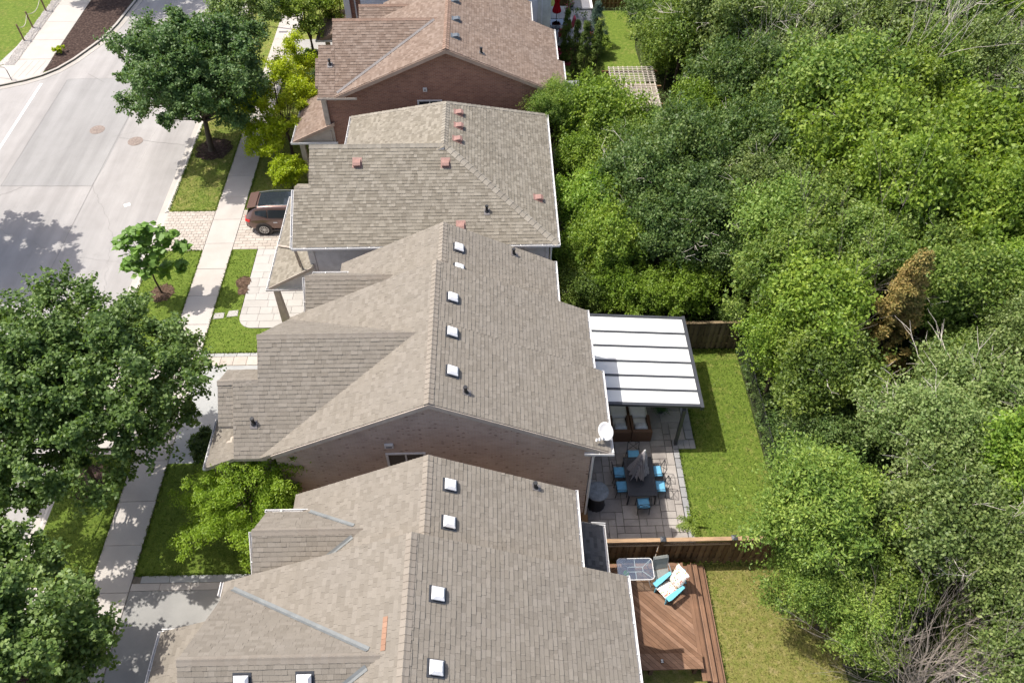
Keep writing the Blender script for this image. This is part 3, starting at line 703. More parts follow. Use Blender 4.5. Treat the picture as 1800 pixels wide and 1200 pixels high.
# ---- house 2 (spotted tan brick, in the middle) and house 1 (nearest) share the plan
def house_tan(name, label, Y0, dx, jog, vents, front):
    h = thing(name, label, 'house', (-2.3 + dx, Y0 + 4.6, 0), 0, None)
    r = Roof(h, 'sh_tan', 'trim', 300)
    xr, zr, sl = -2.25 + dx, 8.2, .5
    xe = 3.65 + (dx * -.15)
    yb = Y0 + 6.35; yc = Y0 + 9.3
    ze = zr - sl * (xe - xr); xj = xe - .32 if jog else xe
    L = r.plane([(xr, Y0, zr), (xr, yb, zr), (-8.1 + dx, yb, zr - sl * (xr + 8.1 - dx)), (-8.1 + dx, Y0, zr - sl * (xr + 8.1 - dx))])
    r.plane([(xr, Y0, zr), (xe, Y0, ze), (xe, Y0 + 3.5, ze), (xr, Y0 + 3.5, zr)])
    r.plane([(xr, Y0 + 3.5, zr), (xj, Y0 + 3.5, zr - sl * (xj - xr)), (xj, yb, zr - sl * (xj - xr)), (xr, yb, zr)])
    x2, z2, e2 = -2.15 + dx * .4, 7.42, 2.27 + dx * -.3
    L2 = r.plane([(x2, yb - .05, z2), (x2, yc, z2), (-6.45 + dx, yc, z2 - sl * (x2 + 6.45 - dx)), (-6.45 + dx, yb - .05, z2 - sl * (x2 + 6.45 - dx))])
    r.plane([(x2, yb - .05, z2), (e2, yb - .05, z2 - sl * (e2 - x2)), (e2, yc, z2 - sl * (e2 - x2)), (x2, yc, z2)])
    ym, zc = Y0 + 3.15, 7.9
    xm = lambda z: xr - (zr - z) / sl          # main left slope at height z
    CN = r.plane([(-8.14, ym, zc), (-8.14, Y0 + .02, zc - .85 * 3.13), (max(-8.05, xm(zc - .85 * 3.13) + .12), Y0 + .02, zc - .85 * 3.13), (xm(zc) + .15, ym, zc)])
    CF = r.plane([(-8.14, ym, zc), (xm(zc) + .15, ym, zc), (max(-8.05, xm(zc - .85 * 3.18) + .12), yb - .02, zc - .85 * 3.18), (-8.14, yb - .02, zc - .85 * 3.18)])
    ys, zs = Y0 + 7.38, 6.45
    SN = r.plane([(-7.45, ys, zs), (-7.45, yb - .3, zs - .85 * 1.33), (-3.4, yb - .3, zs - .85 * 1.33), (-3.4, ys, zs)])
    SF = r.plane([(-7.45, ys, zs), (-3.4, ys, zs), (-3.4, ys + 1.15, zs - .85 * 1.15), (-7.45, ys + 1.15, zs - .85 * 1.15)])
    d1, d2 = (-1, 0, -sl), (1, 0, -sl); e1, e3 = (0, -1, -.85), (0, 1, -.85)
    r.cap((xr, Y0, zr), (xr, yb, zr), d1, d2); r.cap((x2, yb, z2), (x2, yc, z2), d1, d2)
    r.cap((-8.14, ym, zc), (-2.75 + dx, ym, zc), e1, e3, .16); r.cap((-7.45, ys, zs), (-4.1, ys, zs), e1, e3, .16)
    if front == 'tan':      # two lower roofs that step towards the street, and the small shed roof over the porch
        yk = Y0 + 2.02; zk = zc - .85 * (ym - yk) - .02
        r.plane([(-8.98, yk, zk), (-8.98, Y0 + .03, zk - .85 * (yk - Y0 - .03)), (-7.9, Y0 + .03, zk - .85 * (yk - Y0 - .03)), (-7.9, yk, zk)])
        r.plane([(-8.98, yk, zk), (-7.9, yk, zk), (-7.9, yk + .9, zk - .55), (-8.98, yk + .9, zk - .55)])
        r.plane([(-9.5, yk, zk - .07), (-9.5, Y0 + .9, zk - .07 - .85 * (yk - Y0 - .9)), (-8.9, Y0 + .9, zk - .07 - .85 * (yk - Y0 - .9)), (-8.9, yk, zk - .07)])
        r.plane([(-9.5, yk, zk - .07), (-8.9, yk, zk - .07), (-8.9, yk + .9, zk - .55), (-9.5, yk + .9, zk - .55)])
        r.plane([(-10.15, Y0 + .1, 4.55), (-10.15, Y0 + 2.15, 4.55), (-8.75, Y0 + 2.15, 5.28), (-8.75, Y0 + .1, 5.28)])
        gutter(h, (-10.15, Y0 + .1, 4.52), (-10.15, Y0 + 2.15, 4.52), (-1, 0, 0))
        r.cap((-9.5, yk, zk - .05), (-8.14, yk, zk), e1, (0, 1, -.6), .14)
        MB().box(-9.35, -8.0, Y0 + .5, Y0 + 2.6, 0, 4.6).build('wall', 'brick_tan', h); MB().prism([(-8.85, Y0 + 1.2, 4.7), (-8.85, yk + .6, 4.7), (-8.85, yk + .6, 6.0), (-8.85, yk, zk - .4)], (.8, 0, 0)).build('wall', 'brick_tan', h)
        MB().box(-10.0, -9.36, Y0 + .3, Y0 + 2.0, 0, 4.3).build('wall', 'brick_tan', h)
        garage(h, -8.02, Y0 + 3.2, Y0 + 6.0)
    else:                   # porch shed roof with its gutter towards the street
        r.plane([(-10.6, Y0 + 2.0, 3.55), (-10.6, Y0 + 5.55, 3.55), (-8.0, Y0 + 5.55, 4.8), (-8.0, Y0 + 2.0, 4.8)])
        r.plane([(-10.6, Y0 - .6, 3.55), (-10.6, Y0 + 2.02, 3.55), (-8.0, Y0 + 2.02, 4.8), (-8.0, Y0 - .6, 4.8)])
        gutter(h, (-10.6, Y0 - .6, 3.54), (-10.6, Y0 + 5.55, 3.54), (-1, 0, 0)); gutter(h, (-10.62, Y0 + 5.55, 3.54), (-9.9, Y0 + 5.55, 3.54), (0, 1, 0), ends=False)
        MB().box(-10.45, -8.0, Y0 - .4, Y0 + 5.3, 0, 3.3).build('wall', 'brick_tan', h)
        a, b = planes_meet(L, CF, 5.45, 7.72); valley(h, a, b, L['n'], CF['n'], .085); a, b = planes_meet(L, CN, 5.45, 7.72); valley(h, a, b, L['n'], CN['n'], .085)
        a, b = planes_meet(L2, SF, 5.50, 6.3); valley(h, a, b, L2['n'], SF['n'], .07); a, b = planes_meet(L2, SN, 5.6, 6.3); valley(h, a, b, L2['n'], SN['n'], .07)
        # replacement strip of orange shingles
        m = MB(); nn = L['n']; S = (UP - nn * nn.z).normalized()
        for k in range(6):
            q = Vector((-3.06 + dx * 0, 7.12 + k * .145, 0)); q.z = zat(L, q.x, q.y) + .022
            m.prism([q - S * .07, q + S * .07, q + S * .07 + Vector((0, .14, 0)), q - S * .07 + Vector((0, .14, 0))], nn * .012)
        m.build('shingle_patch', 'sh_orange', h)
        gutter(h, (-8.15 + dx, yb - .4, 5.22), (-8.15 + dx, yb + .02, 5.22), (-1, 0, 0), ends=False)
        garage(h, -10.5, Y0 + 0, Y0 + 3.0)
    r.finish(); h['roof_ref'] = 0
    # walls
    gable_wall(h, 'brick_tan', -7.75 + dx, 3.05 + (-.15 * dx), Y0 + .32, yb - .02, 0, xr, zr, sl)
    gable_wall(h, 'brick_tan', -6.1 + dx, e2 - .4, yb - .1, yc - .3, 0, x2, z2, sl)
    gable_wall_x(h, 'brick_tan', Y0 + .55, yb - .3, -7.85, -2.5 + dx, 0, ym, zc, .85); gable_wall_x(h, 'brick_tan', yb - .2, ys + .95, -7.15, -4, 0, ys, zs, .85)
    rake_board(h, (xr, Y0 - .002, zr - .03), (xe, Y0 - .002, ze - .03)); rake_board(h, (-7.7 + dx, Y0 - .002, zr - sl * (xr + 7.7 - dx) - .03), (xr, Y0 - .002, zr - .03))
    # gutters along the back
    gutter(h, (xe, Y0, ze - .01), (xe, Y0 + 3.5, ze - .01), (1, 0, 0)); gutter(h, (xj, Y0 + 3.52, zr - sl * (xj - xr) - .01), (xj, yb, zr - sl * (xj - xr) - .01), (1, 0, 0))
    gutter(h, (e2, yb, z2 - sl * (e2 - x2) - .01), (e2, yc, z2 - sl * (e2 - x2) - .01), (1, 0, 0)); gutter(h, (2.75, Y0, ze + .06), (xe + .1, Y0, ze - .0), (0, -1, 0), ends=False)
    gutter(h, (-7.5, ys + 1.15, zs - .98), (-5.55, ys + 1.15, zs - .98), (0, 1, 0)); gutter(h, (-7.47, yb + .1, 5.3), (-7.47, ys + .0, 6.38), (-1, 0, 0))
    MB().tube([(3.12, Y0 + .26, .05), (3.12, Y0 + .26, 4.6), (3.3, Y0 + .1, 5.0)], .045, 8).build('downspout', 'white', h)
    for P, k in vents:
        P = Vector(P); best = None
        for p in r.pl:
            z = zat(p, P.x, P.y)
            if z is not None and (best is None or z > best[0]): best = (z, p['n'])
        if best: vent(h, (P.x, P.y, best[0] + .006), best[1], k)
    side_window(h, -7.85, ym, 4.2, 1.8, 1.3, -1); side_window(h, -7.85, ym, 6.6, .7, .8, -1, split=1); side_window(h, 3.05 + (-.15 * dx), Y0 + 2.0, 3.9, 1.6, 1.2, 1); side_window(h, 3.05 + (-.15 * dx), Y0 + 4.6, 1.2, 2.2, 2.1, 1)
    return h, r
h2, r2 = house_tan('brick_house', 'tan spotted-brick house in the middle, with the white patio cover behind it', 14.5, 0, True,
    [((-1.56, 22.58, 0), 'dome'), ((-1.53, 21.48, 0), 'dome'), ((.58, 23.36, 0), 'pipe'), ((1.4, 21.4, 0), 'small'), ((-1.66, 19.2, 0), 'dome'), ((-1.64, 17.61, 0), 'dome'), ((-1.59, 15.97, 0), 'dome'), ((-1.14, 15.31, 0), 'pipe'), ((-8.3, 15.42, 0), 'pipe')], 'tan')
wall_window(h2, -3.3, 4.42, 1.25, 1.0, 14.82 - .001)
m = MB(); m.box(-3.95, -3.65, 14.74, 14.82, 5.36, 5.56); wv = m.build('wall_vent', 'white', h2); MB().box(-3.90, -3.70, 14.725, 14.745, 5.42, 5.46).build('slot', 'black', wv)
h1, r1 = house_tan('brick_house', 'nearest house, tan roof with grey metal valleys and an orange shingle patch', 3.85, -.25, False,
    [((-1.78, 8.57, 0), 'dome'), ((-1.75, 6.69, 0), 'dome'), ((-6.54, 6.58, 0), 'dome'), ((-4.99, 6.58, 0), 'dome'), ((-1.6, 12.25, 0), 'dome'), ((-1.6, 11.02, 0), 'dome'), ((1.02, 12.9, 0), 'pipe')], 'near')
# dark bay roof at the back corner of house 1
rb = Roof(h1, 'sh_grey', 'white', 0); rb.plane([(2.0, 11.15, 3.72), (3.38, 11.15, 3.12), (3.38, 12.92, 3.12), (2.0, 12.92, 3.72)]); rb.finish(); gutter(h1, (3.38, 11.15, 3.11), (3.38, 12.92, 3.11), (1, 0, 0)); gutter(h1, (3.0, 12.92, 3.2), (3.5, 12.92, 3.12), (0, 1, 0), ends=False)
MB().box(1.8, 3.05, 11.3, 12.7, 0, 3.0).build('bay_wall', 'brick_tan', h1)

# ---- house 3: khaki hip roof, grey siding
h3 = thing('siding_house', 'grey siding house with khaki hip roof and red roof vents', 'house', (-2.9, 29.4, 0))
r3 = Roof(h3, 'sh_khaki', 'white', 300)
A = (2.46, 24.66, 5.4); Bf = (2.42, 34.05, 5.4); Cf = (-7.15, 34.05, 5.4); K = (-2.27, 28.43, 7.75); K2 = (-2.27, 31.6, 7.75)
PR = r3.plane([A, Bf, K2, K]); PF = r3.plane([K2, Bf, Cf])
PL = r3.plane([(-7.15, 34.05, 5.4), (-7.15, 28.2, 5.4), (-2.27, 28.2, 7.75), (-2.27, 31.6, 7.75)])
PN = r3.plane([(-7.97, 28.43, 7.75), (-7.97, 24.66, 5.4), A, K])
r3.plane([(-8.58, 26.9, 6.78), (-8.58, 24.66, 5.38), (-7.9, 24.66, 5.38), (-7.9, 26.9, 6.78)]); r3.plane([(-8.58, 26.9, 6.78), (-7.9, 26.9, 6.78), (-7.9, 27.5, 6.45), (-8.58, 27.5, 6.45)])
r3.plane([(-7.97, 28.43, 7.75), (-2.3, 28.43, 7.75), (-5.0, 29.8, 6.2), (-7.97, 29.8, 6.2)])
r3.plane([(-10.15, 24.75, 2.95), (-10.15, 31.0, 2.95), (-7.95, 31.0, 4.2), (-7.95, 24.75, 4.2)])
dn = (0, -1, -.627); dr = (1, 0, -.497)
r3.cap(K, K2, (-1, 0, -.48), dr, .17); r3.cap((-7.97, 28.43, 7.75), K, dn, (0, 1, -.62), .17)
r3.hip(A, K, PN, PR, .17, .26); r3.hip(Bf, K2, PR, PF, .15, .26); r3.hip(Cf, K2, PL, PF, .15, .26)
r3.finish()
for P, k in (((-1.72, 31.09), 'red'), ((-1.7, 30.09), 'red'), ((-1.73, 29.07), 'red'), ((1.73, 27.16), 'red'), ((-5.94, 27.75), 'red'), ((-2.21, 27.7), 'red'), ((-1.59, 25.36), 'red'), ((-.49, 25.89), 'pipe')):
    best = max(((zat(p, *P), p['n']) for p in r3.pl if zat(p, *P) is not None), key=lambda q: q[0]); vent(h3, (*P, best[0] + .006), best[1], k)
def siding(parent, x0, x1, y, z0, z1, mat, corner=None, ex=.11):
    """lap boards on a wall facing -Y"""
    m = MB(); z = z0
    while z < z1 - .01:
        t = min(z + ex, z1); m.add([(x0, y - .024, z), (x1, y - .024, z), (x1, y - .004, t), (x0, y - .004, t), (x0, y, z), (x1, y, z), (x0, y, t), (x1, y, t)], [(0, 1, 2, 3), (0, 4, 5, 1), (0, 3, 6, 4), (1, 5, 7, 2)]); z += ex
    return m.build('siding', mat, parent)
MB().box(-6.8, 2.05, 29.5, 33.7, 0, 5.22).build('wall', 'siding_grey', h3); MB().box(-7.95, 2.05, 25.0, 29.495, 0, 5.22).build('wall', 'siding_grey', h3); siding(h3, -7.83, 1.96, 24.995, .3, 5.2, 'siding_grey')
MB().box(-8.1, -7.84, 24.94, 25.2, 0, 5.2).build('corner_board', 'siding_grey', h3); MB().box(1.97, 2.12, 24.93, 25.2, 0, 5.2).build('corner_board', 'siding_grey', h3)
gutter(h3, (-8.6, 24.66, 5.39), (2.5, 24.66, 5.39), (0, -1, 0)); gutter(h3, (2.46, 24.6, 5.39), (2.43, 34.05, 5.39), (1, 0, 0)); gutter(h3, (-7.15, 31.0, 5.39), (-7.15, 34.05, 5.39), (-1, 0, 0)); gutter(h3, (-10.15, 24.75, 2.94), (-10.15, 31.0, 2.94), (-1, 0, 0))
gutter(h3, (-8.6, 24.66, 5.37), (-8.6, 26.8, 6.68), (-1, 0, 0)); gutter(h3, (-10.26, 24.75, 2.93), (-7.9, 24.75, 2.93), (0, -1, 0))
MB().tube([(-8.5, 24.6, 5.25), (-8.55, 24.9, 4.1), (-9.2, 26.6, 3.6), (-10.16, 27.4, 3.03)], .05, 8).build('downspout', 'trim', h3); MB().tube([(2.2, 24.9, .1), (2.2, 24.9, 5.1), (2.4, 24.65, 5.3)], .045, 8).build('downspout', 'white', h3)
MB().prism([(-10.1, 24.85, 2.85), (-7.95, 24.85, 4.05), (-7.95, 24.85, 2.85)], (0, .06, 0)).build('porch_gable', 'siding_grey', h3); rake_board(h3, (-10.15, 24.745, 2.98), (-7.95, 24.745, 4.23), 'trim', .03, .16)
MB().box(-10.1, -7.95, 24.9, 25.15, 2.6, 2.84).build('porch_beam', 'white', h3)
for yy in (25.0, 30.4):
    MB().add([(-9.93 + sx * .17, yy + sy * .17, 0) for sx, sy in ((-1, -1), (1, -1), (1, 1), (-1, 1))] + [(-9.93 + sx * .11, yy + sy * .11, 2.62) for sx, sy in ((-1, -1), (1, -1), (1, 1), (-1, 1))], [(0, 1, 5, 4), (1, 2, 6, 5), (2, 3, 7, 6), (3, 0, 4, 7), (4, 5, 6, 7), (3, 2, 1, 0)]).build('porch_column', 'trim', h3)
garage(h3, -6.82, 30.8, 33.4); side_window(h3, -7.96, 27.6, 1.6, 1.6, 1.4, -1); wall_window(h3, -1.0, 3.4, .9, 1.1, 24.97)

# ---- house 4: brown roof, red brown brick
h4 = thing('brick_house', 'red-brown brick house with brown shingle roof beyond the khaki hip roof', 'house', (-2.4, 40, 0))
r4 = Roof(h4, 'sh_brown', 'trim_brown', 300)
xr, zr, sl = -2.4, 8.25, .44
L4 = r4.plane([(xr, 35.3, zr), (xr, 41.6, zr), (-8.1, 41.6, zr - sl * 5.7), (-8.1, 35.3, zr - sl * 5.7)])
r4.plane([(xr, 35.3, zr), (3.5, 35.3, zr - sl * 5.9), (3.5, 38.5, zr - sl * 5.9), (xr, 38.5, zr)]); r4.plane([(xr, 38.5, zr), (3.2, 38.5, zr - sl * 5.6), (3.2, 41.6, zr - sl * 5.6), (xr, 41.6, zr)])
x2, z2 = -2.2, 7.75
r4.plane([(x2, 41.5, z2), (x2, 44.6, z2), (-6.4, 44.6, z2 - .44 * 4.2), (-6.4, 41.5, z2 - .44 * 4.2)]); r4.plane([(x2, 41.5, z2), (2.0, 41.5, z2 - .44 * 4.2), (2.0, 44.6, z2 - .44 * 4.2), (x2, 44.6, z2)])
C4 = r4.plane([(-8.23, 38.72, 8.0), (-8.23, 35.32, 5.69), (-8.0, 35.32, 5.69), (-2.85, 38.72, 8.0)]); r4.plane([(-8.23, 38.72, 8.0), (-2.85, 38.72, 8.0), (-7.1, 41.55, 6.08), (-8.23, 41.55, 6.08)])
r4.plane([(-8.93, 37.58, 7.24), (-8.93, 35.32, 5.70), (-8.1, 35.32, 5.70), (-8.1, 37.58, 7.24)]); r4.plane([(-8.93, 37.58, 7.24), (-8.1, 37.58, 7.24), (-8.1, 38.4, 6.7), (-8.93, 38.4, 6.7)])
r4.plane([(-9.07, 37.0, 6.85), (-9.07, 35.8, 6.03), (-8.9, 35.8, 6.03), (-8.9, 37.0, 6.85)])
r4.plane([(-7.5, 42.7, 6.75), (-7.5, 41.2, 5.6), (-3.5, 41.2, 5.6), (-3.5, 42.7, 6.75)]); r4.plane([(-7.5, 42.7, 6.75), (-3.5, 42.7, 6.75), (-3.5, 43.9, 5.8), (-7.5, 43.9, 5.8)])
r4.plane([(-10.75, 35.45, 3.0), (-10.75, 39.2, 3.0), (-8.4, 39.2, 4.1), (-8.4, 35.45, 4.1)]); r4.plane([(-10.9, 45.9, 3.0), (-10.9, 48.5, 3.0), (-8.6, 48.5, 4.0), (-8.6, 45.9, 4.0)])
e1 = (0, -1, -.68); e3 = (0, 1, -.68); d1, d2 = (-1, 0, -sl), (1, 0, -sl)
r4.cap((xr, 35.3, zr), (xr, 41.6, zr), d1, d2); r4.cap((x2, 41.6, z2), (x2, 44.6, z2), d1, d2); r4.cap((-8.23, 38.72, 8.0), (-2.9, 38.72, 8.0), e1, e3, .14); r4.cap((-7.5, 42.7, 6.75), (-4.6, 42.7, 6.75), e1, e3, .14)
r4.finish(); a, b = planes_meet(L4, C4, 5.8, 7.95); valley(h4, a, b, L4['n'], C4['n'], .08, 'flash_dark')
gable_wall(h4, 'brick_red', -8.6, 3.0, 35.62, 41.5, 0, xr, zr, sl * .98); gable_wall(h4, 'brick_red', -6.1, 1.7, 41.4, 44.3, 0, x2, z2, .44); gable_wall_x(h4, 'brick_red', 35.9, 41.3, -7.9, -3, 0, 38.72, 8.0, .68)
rake_board(h4, (xr, 35.298, zr - .03), (3.5, 35.298, zr - sl * 5.9 - .03), 'trim_brown'); rake_board(h4, (-8.1, 35.298, zr - sl * 5.7 - .03), (xr, 35.298, zr - .03), 'trim_brown')
gutter(h4, (-8.95, 35.3, 5.70), (-7.0, 35.3, 5.70), (0, -1, 0), 'trim'); gutter(h4, (3.5, 35.3, 5.64), (3.5, 38.5, 5.64), (1, 0, 0)); gutter(h4, (3.2, 38.5, 5.78), (3.2, 41.6, 5.78), (1, 0, 0)); gutter(h4, (2.0, 41.7, 5.89), (2.0, 44.6, 5.89), (1, 0, 0))
gutter(h4, (-10.75, 35.45, 2.99), (-10.75, 39.2, 2.99), (-1, 0, 0)); gutter(h4, (-10.85, 35.45, 2.98), (-8.4, 35.45, 2.98), (0, -1, 0)); gutter(h4, (-10.9, 45.9, 2.99), (-10.9, 48.5, 2.99), (-1, 0, 0)); gutter(h4, (-11, 45.9, 2.98), (-8.7, 45.9, 2.98), (0, -1, 0))
for yy in (35.55, 46.0):
    MB().prism([(-10.6, yy, 2.9), (-8.5, yy, 3.95), (-8.5, yy, 2.9)], (0, .06, 0)).build('porch_gable', 'trim', h4); rake_board(h4, (-10.75, yy - .1, 3.03), (-8.4, yy - .1, 4.13), 'trim_brown', .04, .18); MB().box(-10.5, -10.25, yy + .1, yy + .35, 0, 2.9).build('porch_column', 'trim', h4)
MB().tube([(-8.68, 35.54, .1), (-8.68, 35.54, 3.6)], .05, 8).build('downspout', 'trim', h4); MB().box(-8.85, -8.6, 35.48, 35.66, 3.9, 5.6).build('corner_board', 'trim', h4)
for P, k in (((-2.07, 40.25), 'dark'), ((-1.98, 38.4), 'dark'), ((-1.98, 36.72), 'dark'), ((-.72, 36.16), 'pipe'), ((-8.34, 36.73), 'pipe')):
    best = max(((zat(p, *P), p['n']) for p in r4.pl if zat(p, *P) is not None), key=lambda q: q[0]); vent(h4, (*P, best[0] + .006), best[1], k)
wall_window(h4, -3.4, 4.72, 1.15, 1.05, 35.615); wv = MB().box(-3.68, -3.48, 35.55, 35.62, 5.8, 6.0).build('wall_vent', 'white', h4); MB().tube([(-3.58, 35.56, 5.9), (-3.58, 35.53, 5.9)], .05, 12).build('nozzle', 'cover_grey', wv)

# ---- house 5: white siding at the top edge
h5 = thing('siding_house', 'white siding house at the top edge behind the brown roof', 'house', (-2.5, 51, 0))
MB().box(-8.0, 3.28, 46.22, 55.8, 0, 6.5).build('wall', 'siding_white', h5); siding(h5, -7.6, 2.55, 46.21, .2, 6.5, 'siding_white', ex=.13); MB().box(2.56, 3.34, 46.14, 46.3, 0, 6.5).build('corner_board', 'siding_sage', h5); MB().box(2.78, 2.84, 46.10, 46.145, 0, 6.5).build('seam', 'siding_white', h5)
MB().box(-8.85, -8.02, 46.4, 55, 0, 6.5).build('wall', 'brick_red', h5); MB().box(-9.0, -8.65, 46.2, 46.5, 4.2, 6.5).build('corner_board', 'white', h5); MB().tube([(-8.35, 46.36, 0), (-8.35, 46.36, 6.4)], .05, 8).build('downspout', 'white', h5)
r5 = Roof(h5, 'sh_brown', 'white', 0); r5.gableY(-2.6, 9.2, -9.2, 3.75, 45.9, 56, .4); r5.finish()
side_window(h5, 3.28, 49, 1.4, 1.8, 2.0, 1)

# ------------------------------------------------------------------ back yard of house 2: patio, cover, furniture
def patio_slabs():
    base = sheet('patio', [(3.15, 12.98), (7.30, 12.98), (7.30, 17.95), (8.02, 17.95), (8.02, 23.3), (3.15, 23.3)], .0, 'joint', .1)
    U = .30; nx, ny = int((7.77 - 3.15) / U), int((23.3 - 12.98) / U); used = [[0] * ny for _ in range(nx)]; rs = random.Random(3); cache = {}
    def inside(x, y): return (x + U <= 7.06) or (y >= 18.3 and x + U <= 7.70)
    for j in range(ny):
        for i in range(nx):
            x, y = 3.15 + i * U, 12.98 + j * U
            if used[i][j] or not inside(x, y): continue
            opts = [(2, 1), (2, 2), (3, 2), (1, 1), (2, 1), (1, 2), (2, 2)]; rs.shuffle(opts)
            for a, b in opts + [(1, 2), (2, 1), (1, 1)]:
                if i + a <= nx and j + b <= ny and all(not used[i + p][j + q] and inside(3.15 + (i + p) * U, 12.98 + (j + q) * U) for p in range(a) for q in range(b)):
                    for p in range(a):
                        for q in range(b): used[i + p][j + q] = 1
                    if (a, b) not in cache:
                        o = MB().bbox(0, a * U - .014, 0, b * U - .014, -.05, 0, .009).build('paving_slab', 'patio', base, False); cache[(a, b)] = o.data
                    else: o = add_obj('paving_slab', cache[(a, b)], base)
                    o.location = (x + .007, y + .007, .03 + rs.uniform(-.004, .004)); break
    bm = MB().bbox(0, .23, 0, .43, -.05, 0, .008); f = None
    spots = [(7.07, 12.99 + k * .451, 0) for k in range(11)] + [(7.67, 18.42 + k * .44, 2) for k in range(11)] + [(7.07 + k * .24, 17.95, 0) for k in range(4)]
    for x, y, r in spots:
        if f is None: f = bm.build('border_stone', 'patio_edge', base, False); o = f
        else: o = add_obj('border_stone', f.data, base)
        o.location = (x, y, .032); o.scale = (1.45 if r == 2 else 1, 1, 1)
patio_slabs()
# patio cover
cv = thing('patio_cover', 'white panel patio cover with dark frame over the wicker loungers', 'patio cover', (5.6, 20.5, 0))
zc = lambda x: 2.98 - (x - 3.45) * .076
ry = [18.22, 18.93, 19.62, 20.36, 21.16, 21.94, 22.84]
for k in range(6):
    y0, y1 = ry[k] + .03, ry[k + 1] - .03
    MB().prism([(3.5, y0, zc(3.5)), (7.78, y0, zc(7.78)), (7.78, y1, zc(7.78)), (3.5, y1, zc(3.5))], (0, 0, -.02)).build('roof_panel', 'poly', cv)
for k, y in enumerate(ry):
    w = .085 if 0 < k < 6 else .13
    MB().bar((3.45, y, zc(3.45) - .02), (7.84, y, zc(7.84) - .02), w, .12).build('rafter', 'charcoal', cv)
MB().box(7.79, 7.92, 18.12, 22.94, 2.50, 2.69).build('gutter_beam', 'charcoal', cv); MB().box(3.35, 3.5, 18.17, 22.89, 2.82, 3.05).build('wall_beam', 'charcoal', cv); MB().box(7.12, 7.26, 18.2, 22.86, 2.42, 2.57).build('support_beam', 'charcoal', cv)
for y in (18.12, 22.75): MB().box(7.13, 7.25, y, y + .12, .03, 2.45).build('post', 'charcoal', cv)
# wicker loungers
def lounger(x, label):
    t = thing('wicker_lounger', label, 'lounge chair', (x, 18.33, .03), 0, 'wicker loungers under the patio cover')
    W = .83
    m = MB(); m.bbox(0, W, 0, .16, .02, .70, .02); m.build('backrest', 'wicker', t, False)
    MB().bbox(0, .12, .165, .95, .02, .60, .02).build('armrest', 'wicker', t, False); MB().bbox(W - .12, W, .165, .95, .02, .60, .02).build('armrest', 'wicker', t, False)
    MB().bbox(.0, W, .955, 1.75, .02, .26, .02).build('base', 'wicker', t, False); MB().bbox(.125, W - .125, .165, .95, .02, .25, .02).build('seat_base', 'wicker', t, False)
    def pad(x0, x1, y0, y1, z0, z1, nm, mat='cushion', tilt=0):
        m = MB(); n = 7; vs = []
        for s in (0, 1):
            for j in range(n):
                for i in range(n):
                    a, b = i / (n - 1), j / (n - 1); e = 1 - (abs(2 * a - 1) ** 5 + abs(2 * b - 1) ** 5) * .35; zz = (z0 + z1) / 2 + (1 if s else -1) * (z1 - z0) / 2 * max(.25, e)
                    vs.append((x0 + (x1 - x0) * a, y0 + (y1 - y0) * b + tilt * (zz - z0), zz))
        fs = []
        for s in (0, 1):
            o = s * n * n
            for j in range(n - 1):
                for i in range(n - 1):
                    q = (o + j * n + i, o + j * n + i + 1, o + (j + 1) * n + i + 1, o + (j + 1) * n + i); fs.append(q if s else q[::-1])
        for i in range(n - 1):
            for a, b in ((i, i + 1), ((n - 1) * n + i, (n - 1) * n + i + 1), (i * n, (i + 1) * n), (i * n + n - 1, (i + 1) * n + n - 1)): fs.append((a, b, b + n * n, a + n * n))
        m.add(vs, fs); return m.build(nm, mat, t, False, True)
    pad(.14, W - .14, .45, .94, .25, .42, 'seat_cushion'); pad(.05, W - .05, .96, 1.74, .26, .44, 'seat_cushion')
    pad(.16, W - .16, .18, .38, .30, .74, 'pillow', 'pillow'); pad(.18, W - .18, .37, .52, .38, .68, 'pillow', 'pillow')
lounger(4.49, 'wicker lounger with cream cushions, nearer the house wall'); lounger(5.35, 'wicker lounger with cream cushions, nearer the open lawn')
# fern pot under the cover and the fern by the fence
def fern(name, x, y, z0, R, label, mat, pot=False, n=46):
    t = thing(name, label, 'plant', (x, y, z0)); m = MB(); rs = random.Random(int(x * 100))
    if pot: MB().lathe([(.13, 0), (.19, .28), (.21, .30), (.17, .30), (.15, .22)], 16).build('pot', 'charcoal', t, False)
    zb = .26 if pot else .02
    for k in range(n):
        a = rs.uniform(0, 6.283); L = R * rs.uniform(.7, 1.05); el = rs.uniform(.5, 1.35); pts = []
        for i in range(8):
            s = i / 7; r = L * s * math.cos(el) * (1 + .35 * s); zz = zb + L * (s * math.sin(el) - .75 * s * s * math.sin(el)); pts.append((r * math.cos(a), r * math.sin(a), zz))
        for i in range(1, 8):
            p = Vector(pts[i]); d = (p - Vector(pts[i - 1])).normalized(); sd = Vector((-math.sin(a), math.cos(a), 0)); w = .17 * R * math.sin(min(1, (8.2 - i) / 7 + .1) * 1.8)
            for sg in (-1, 1): m.add([p, p + d * .06 * R + sd * sg * w * .5, p + sd * sg * w + d * .07 * R - Vector((0, 0, .04 * R)), p - d * .05 * R + sd * sg * w * .5], [(0, 1, 2, 3)])
    m.build('fronds', mat, t, False); return t
M['fern'] = m_leaf('fern_leaf', (.06, .13, .015), (.13, .23, .03), (.20, .30, .05)); M['fern_dark'] = m_leaf('fern_dark_leaf', (.03, .07, .02), (.05, .11, .03), (.08, .15, .05))
fern('fern', 7.22, 14.52, .03, .62, 'bright green fern at the patio corner by the fence', 'fern'); fern('potted_plant', 6.81, 19.85, .03, .42, 'dark leafy potted plant under the white patio cover', 'fern_dark', True)
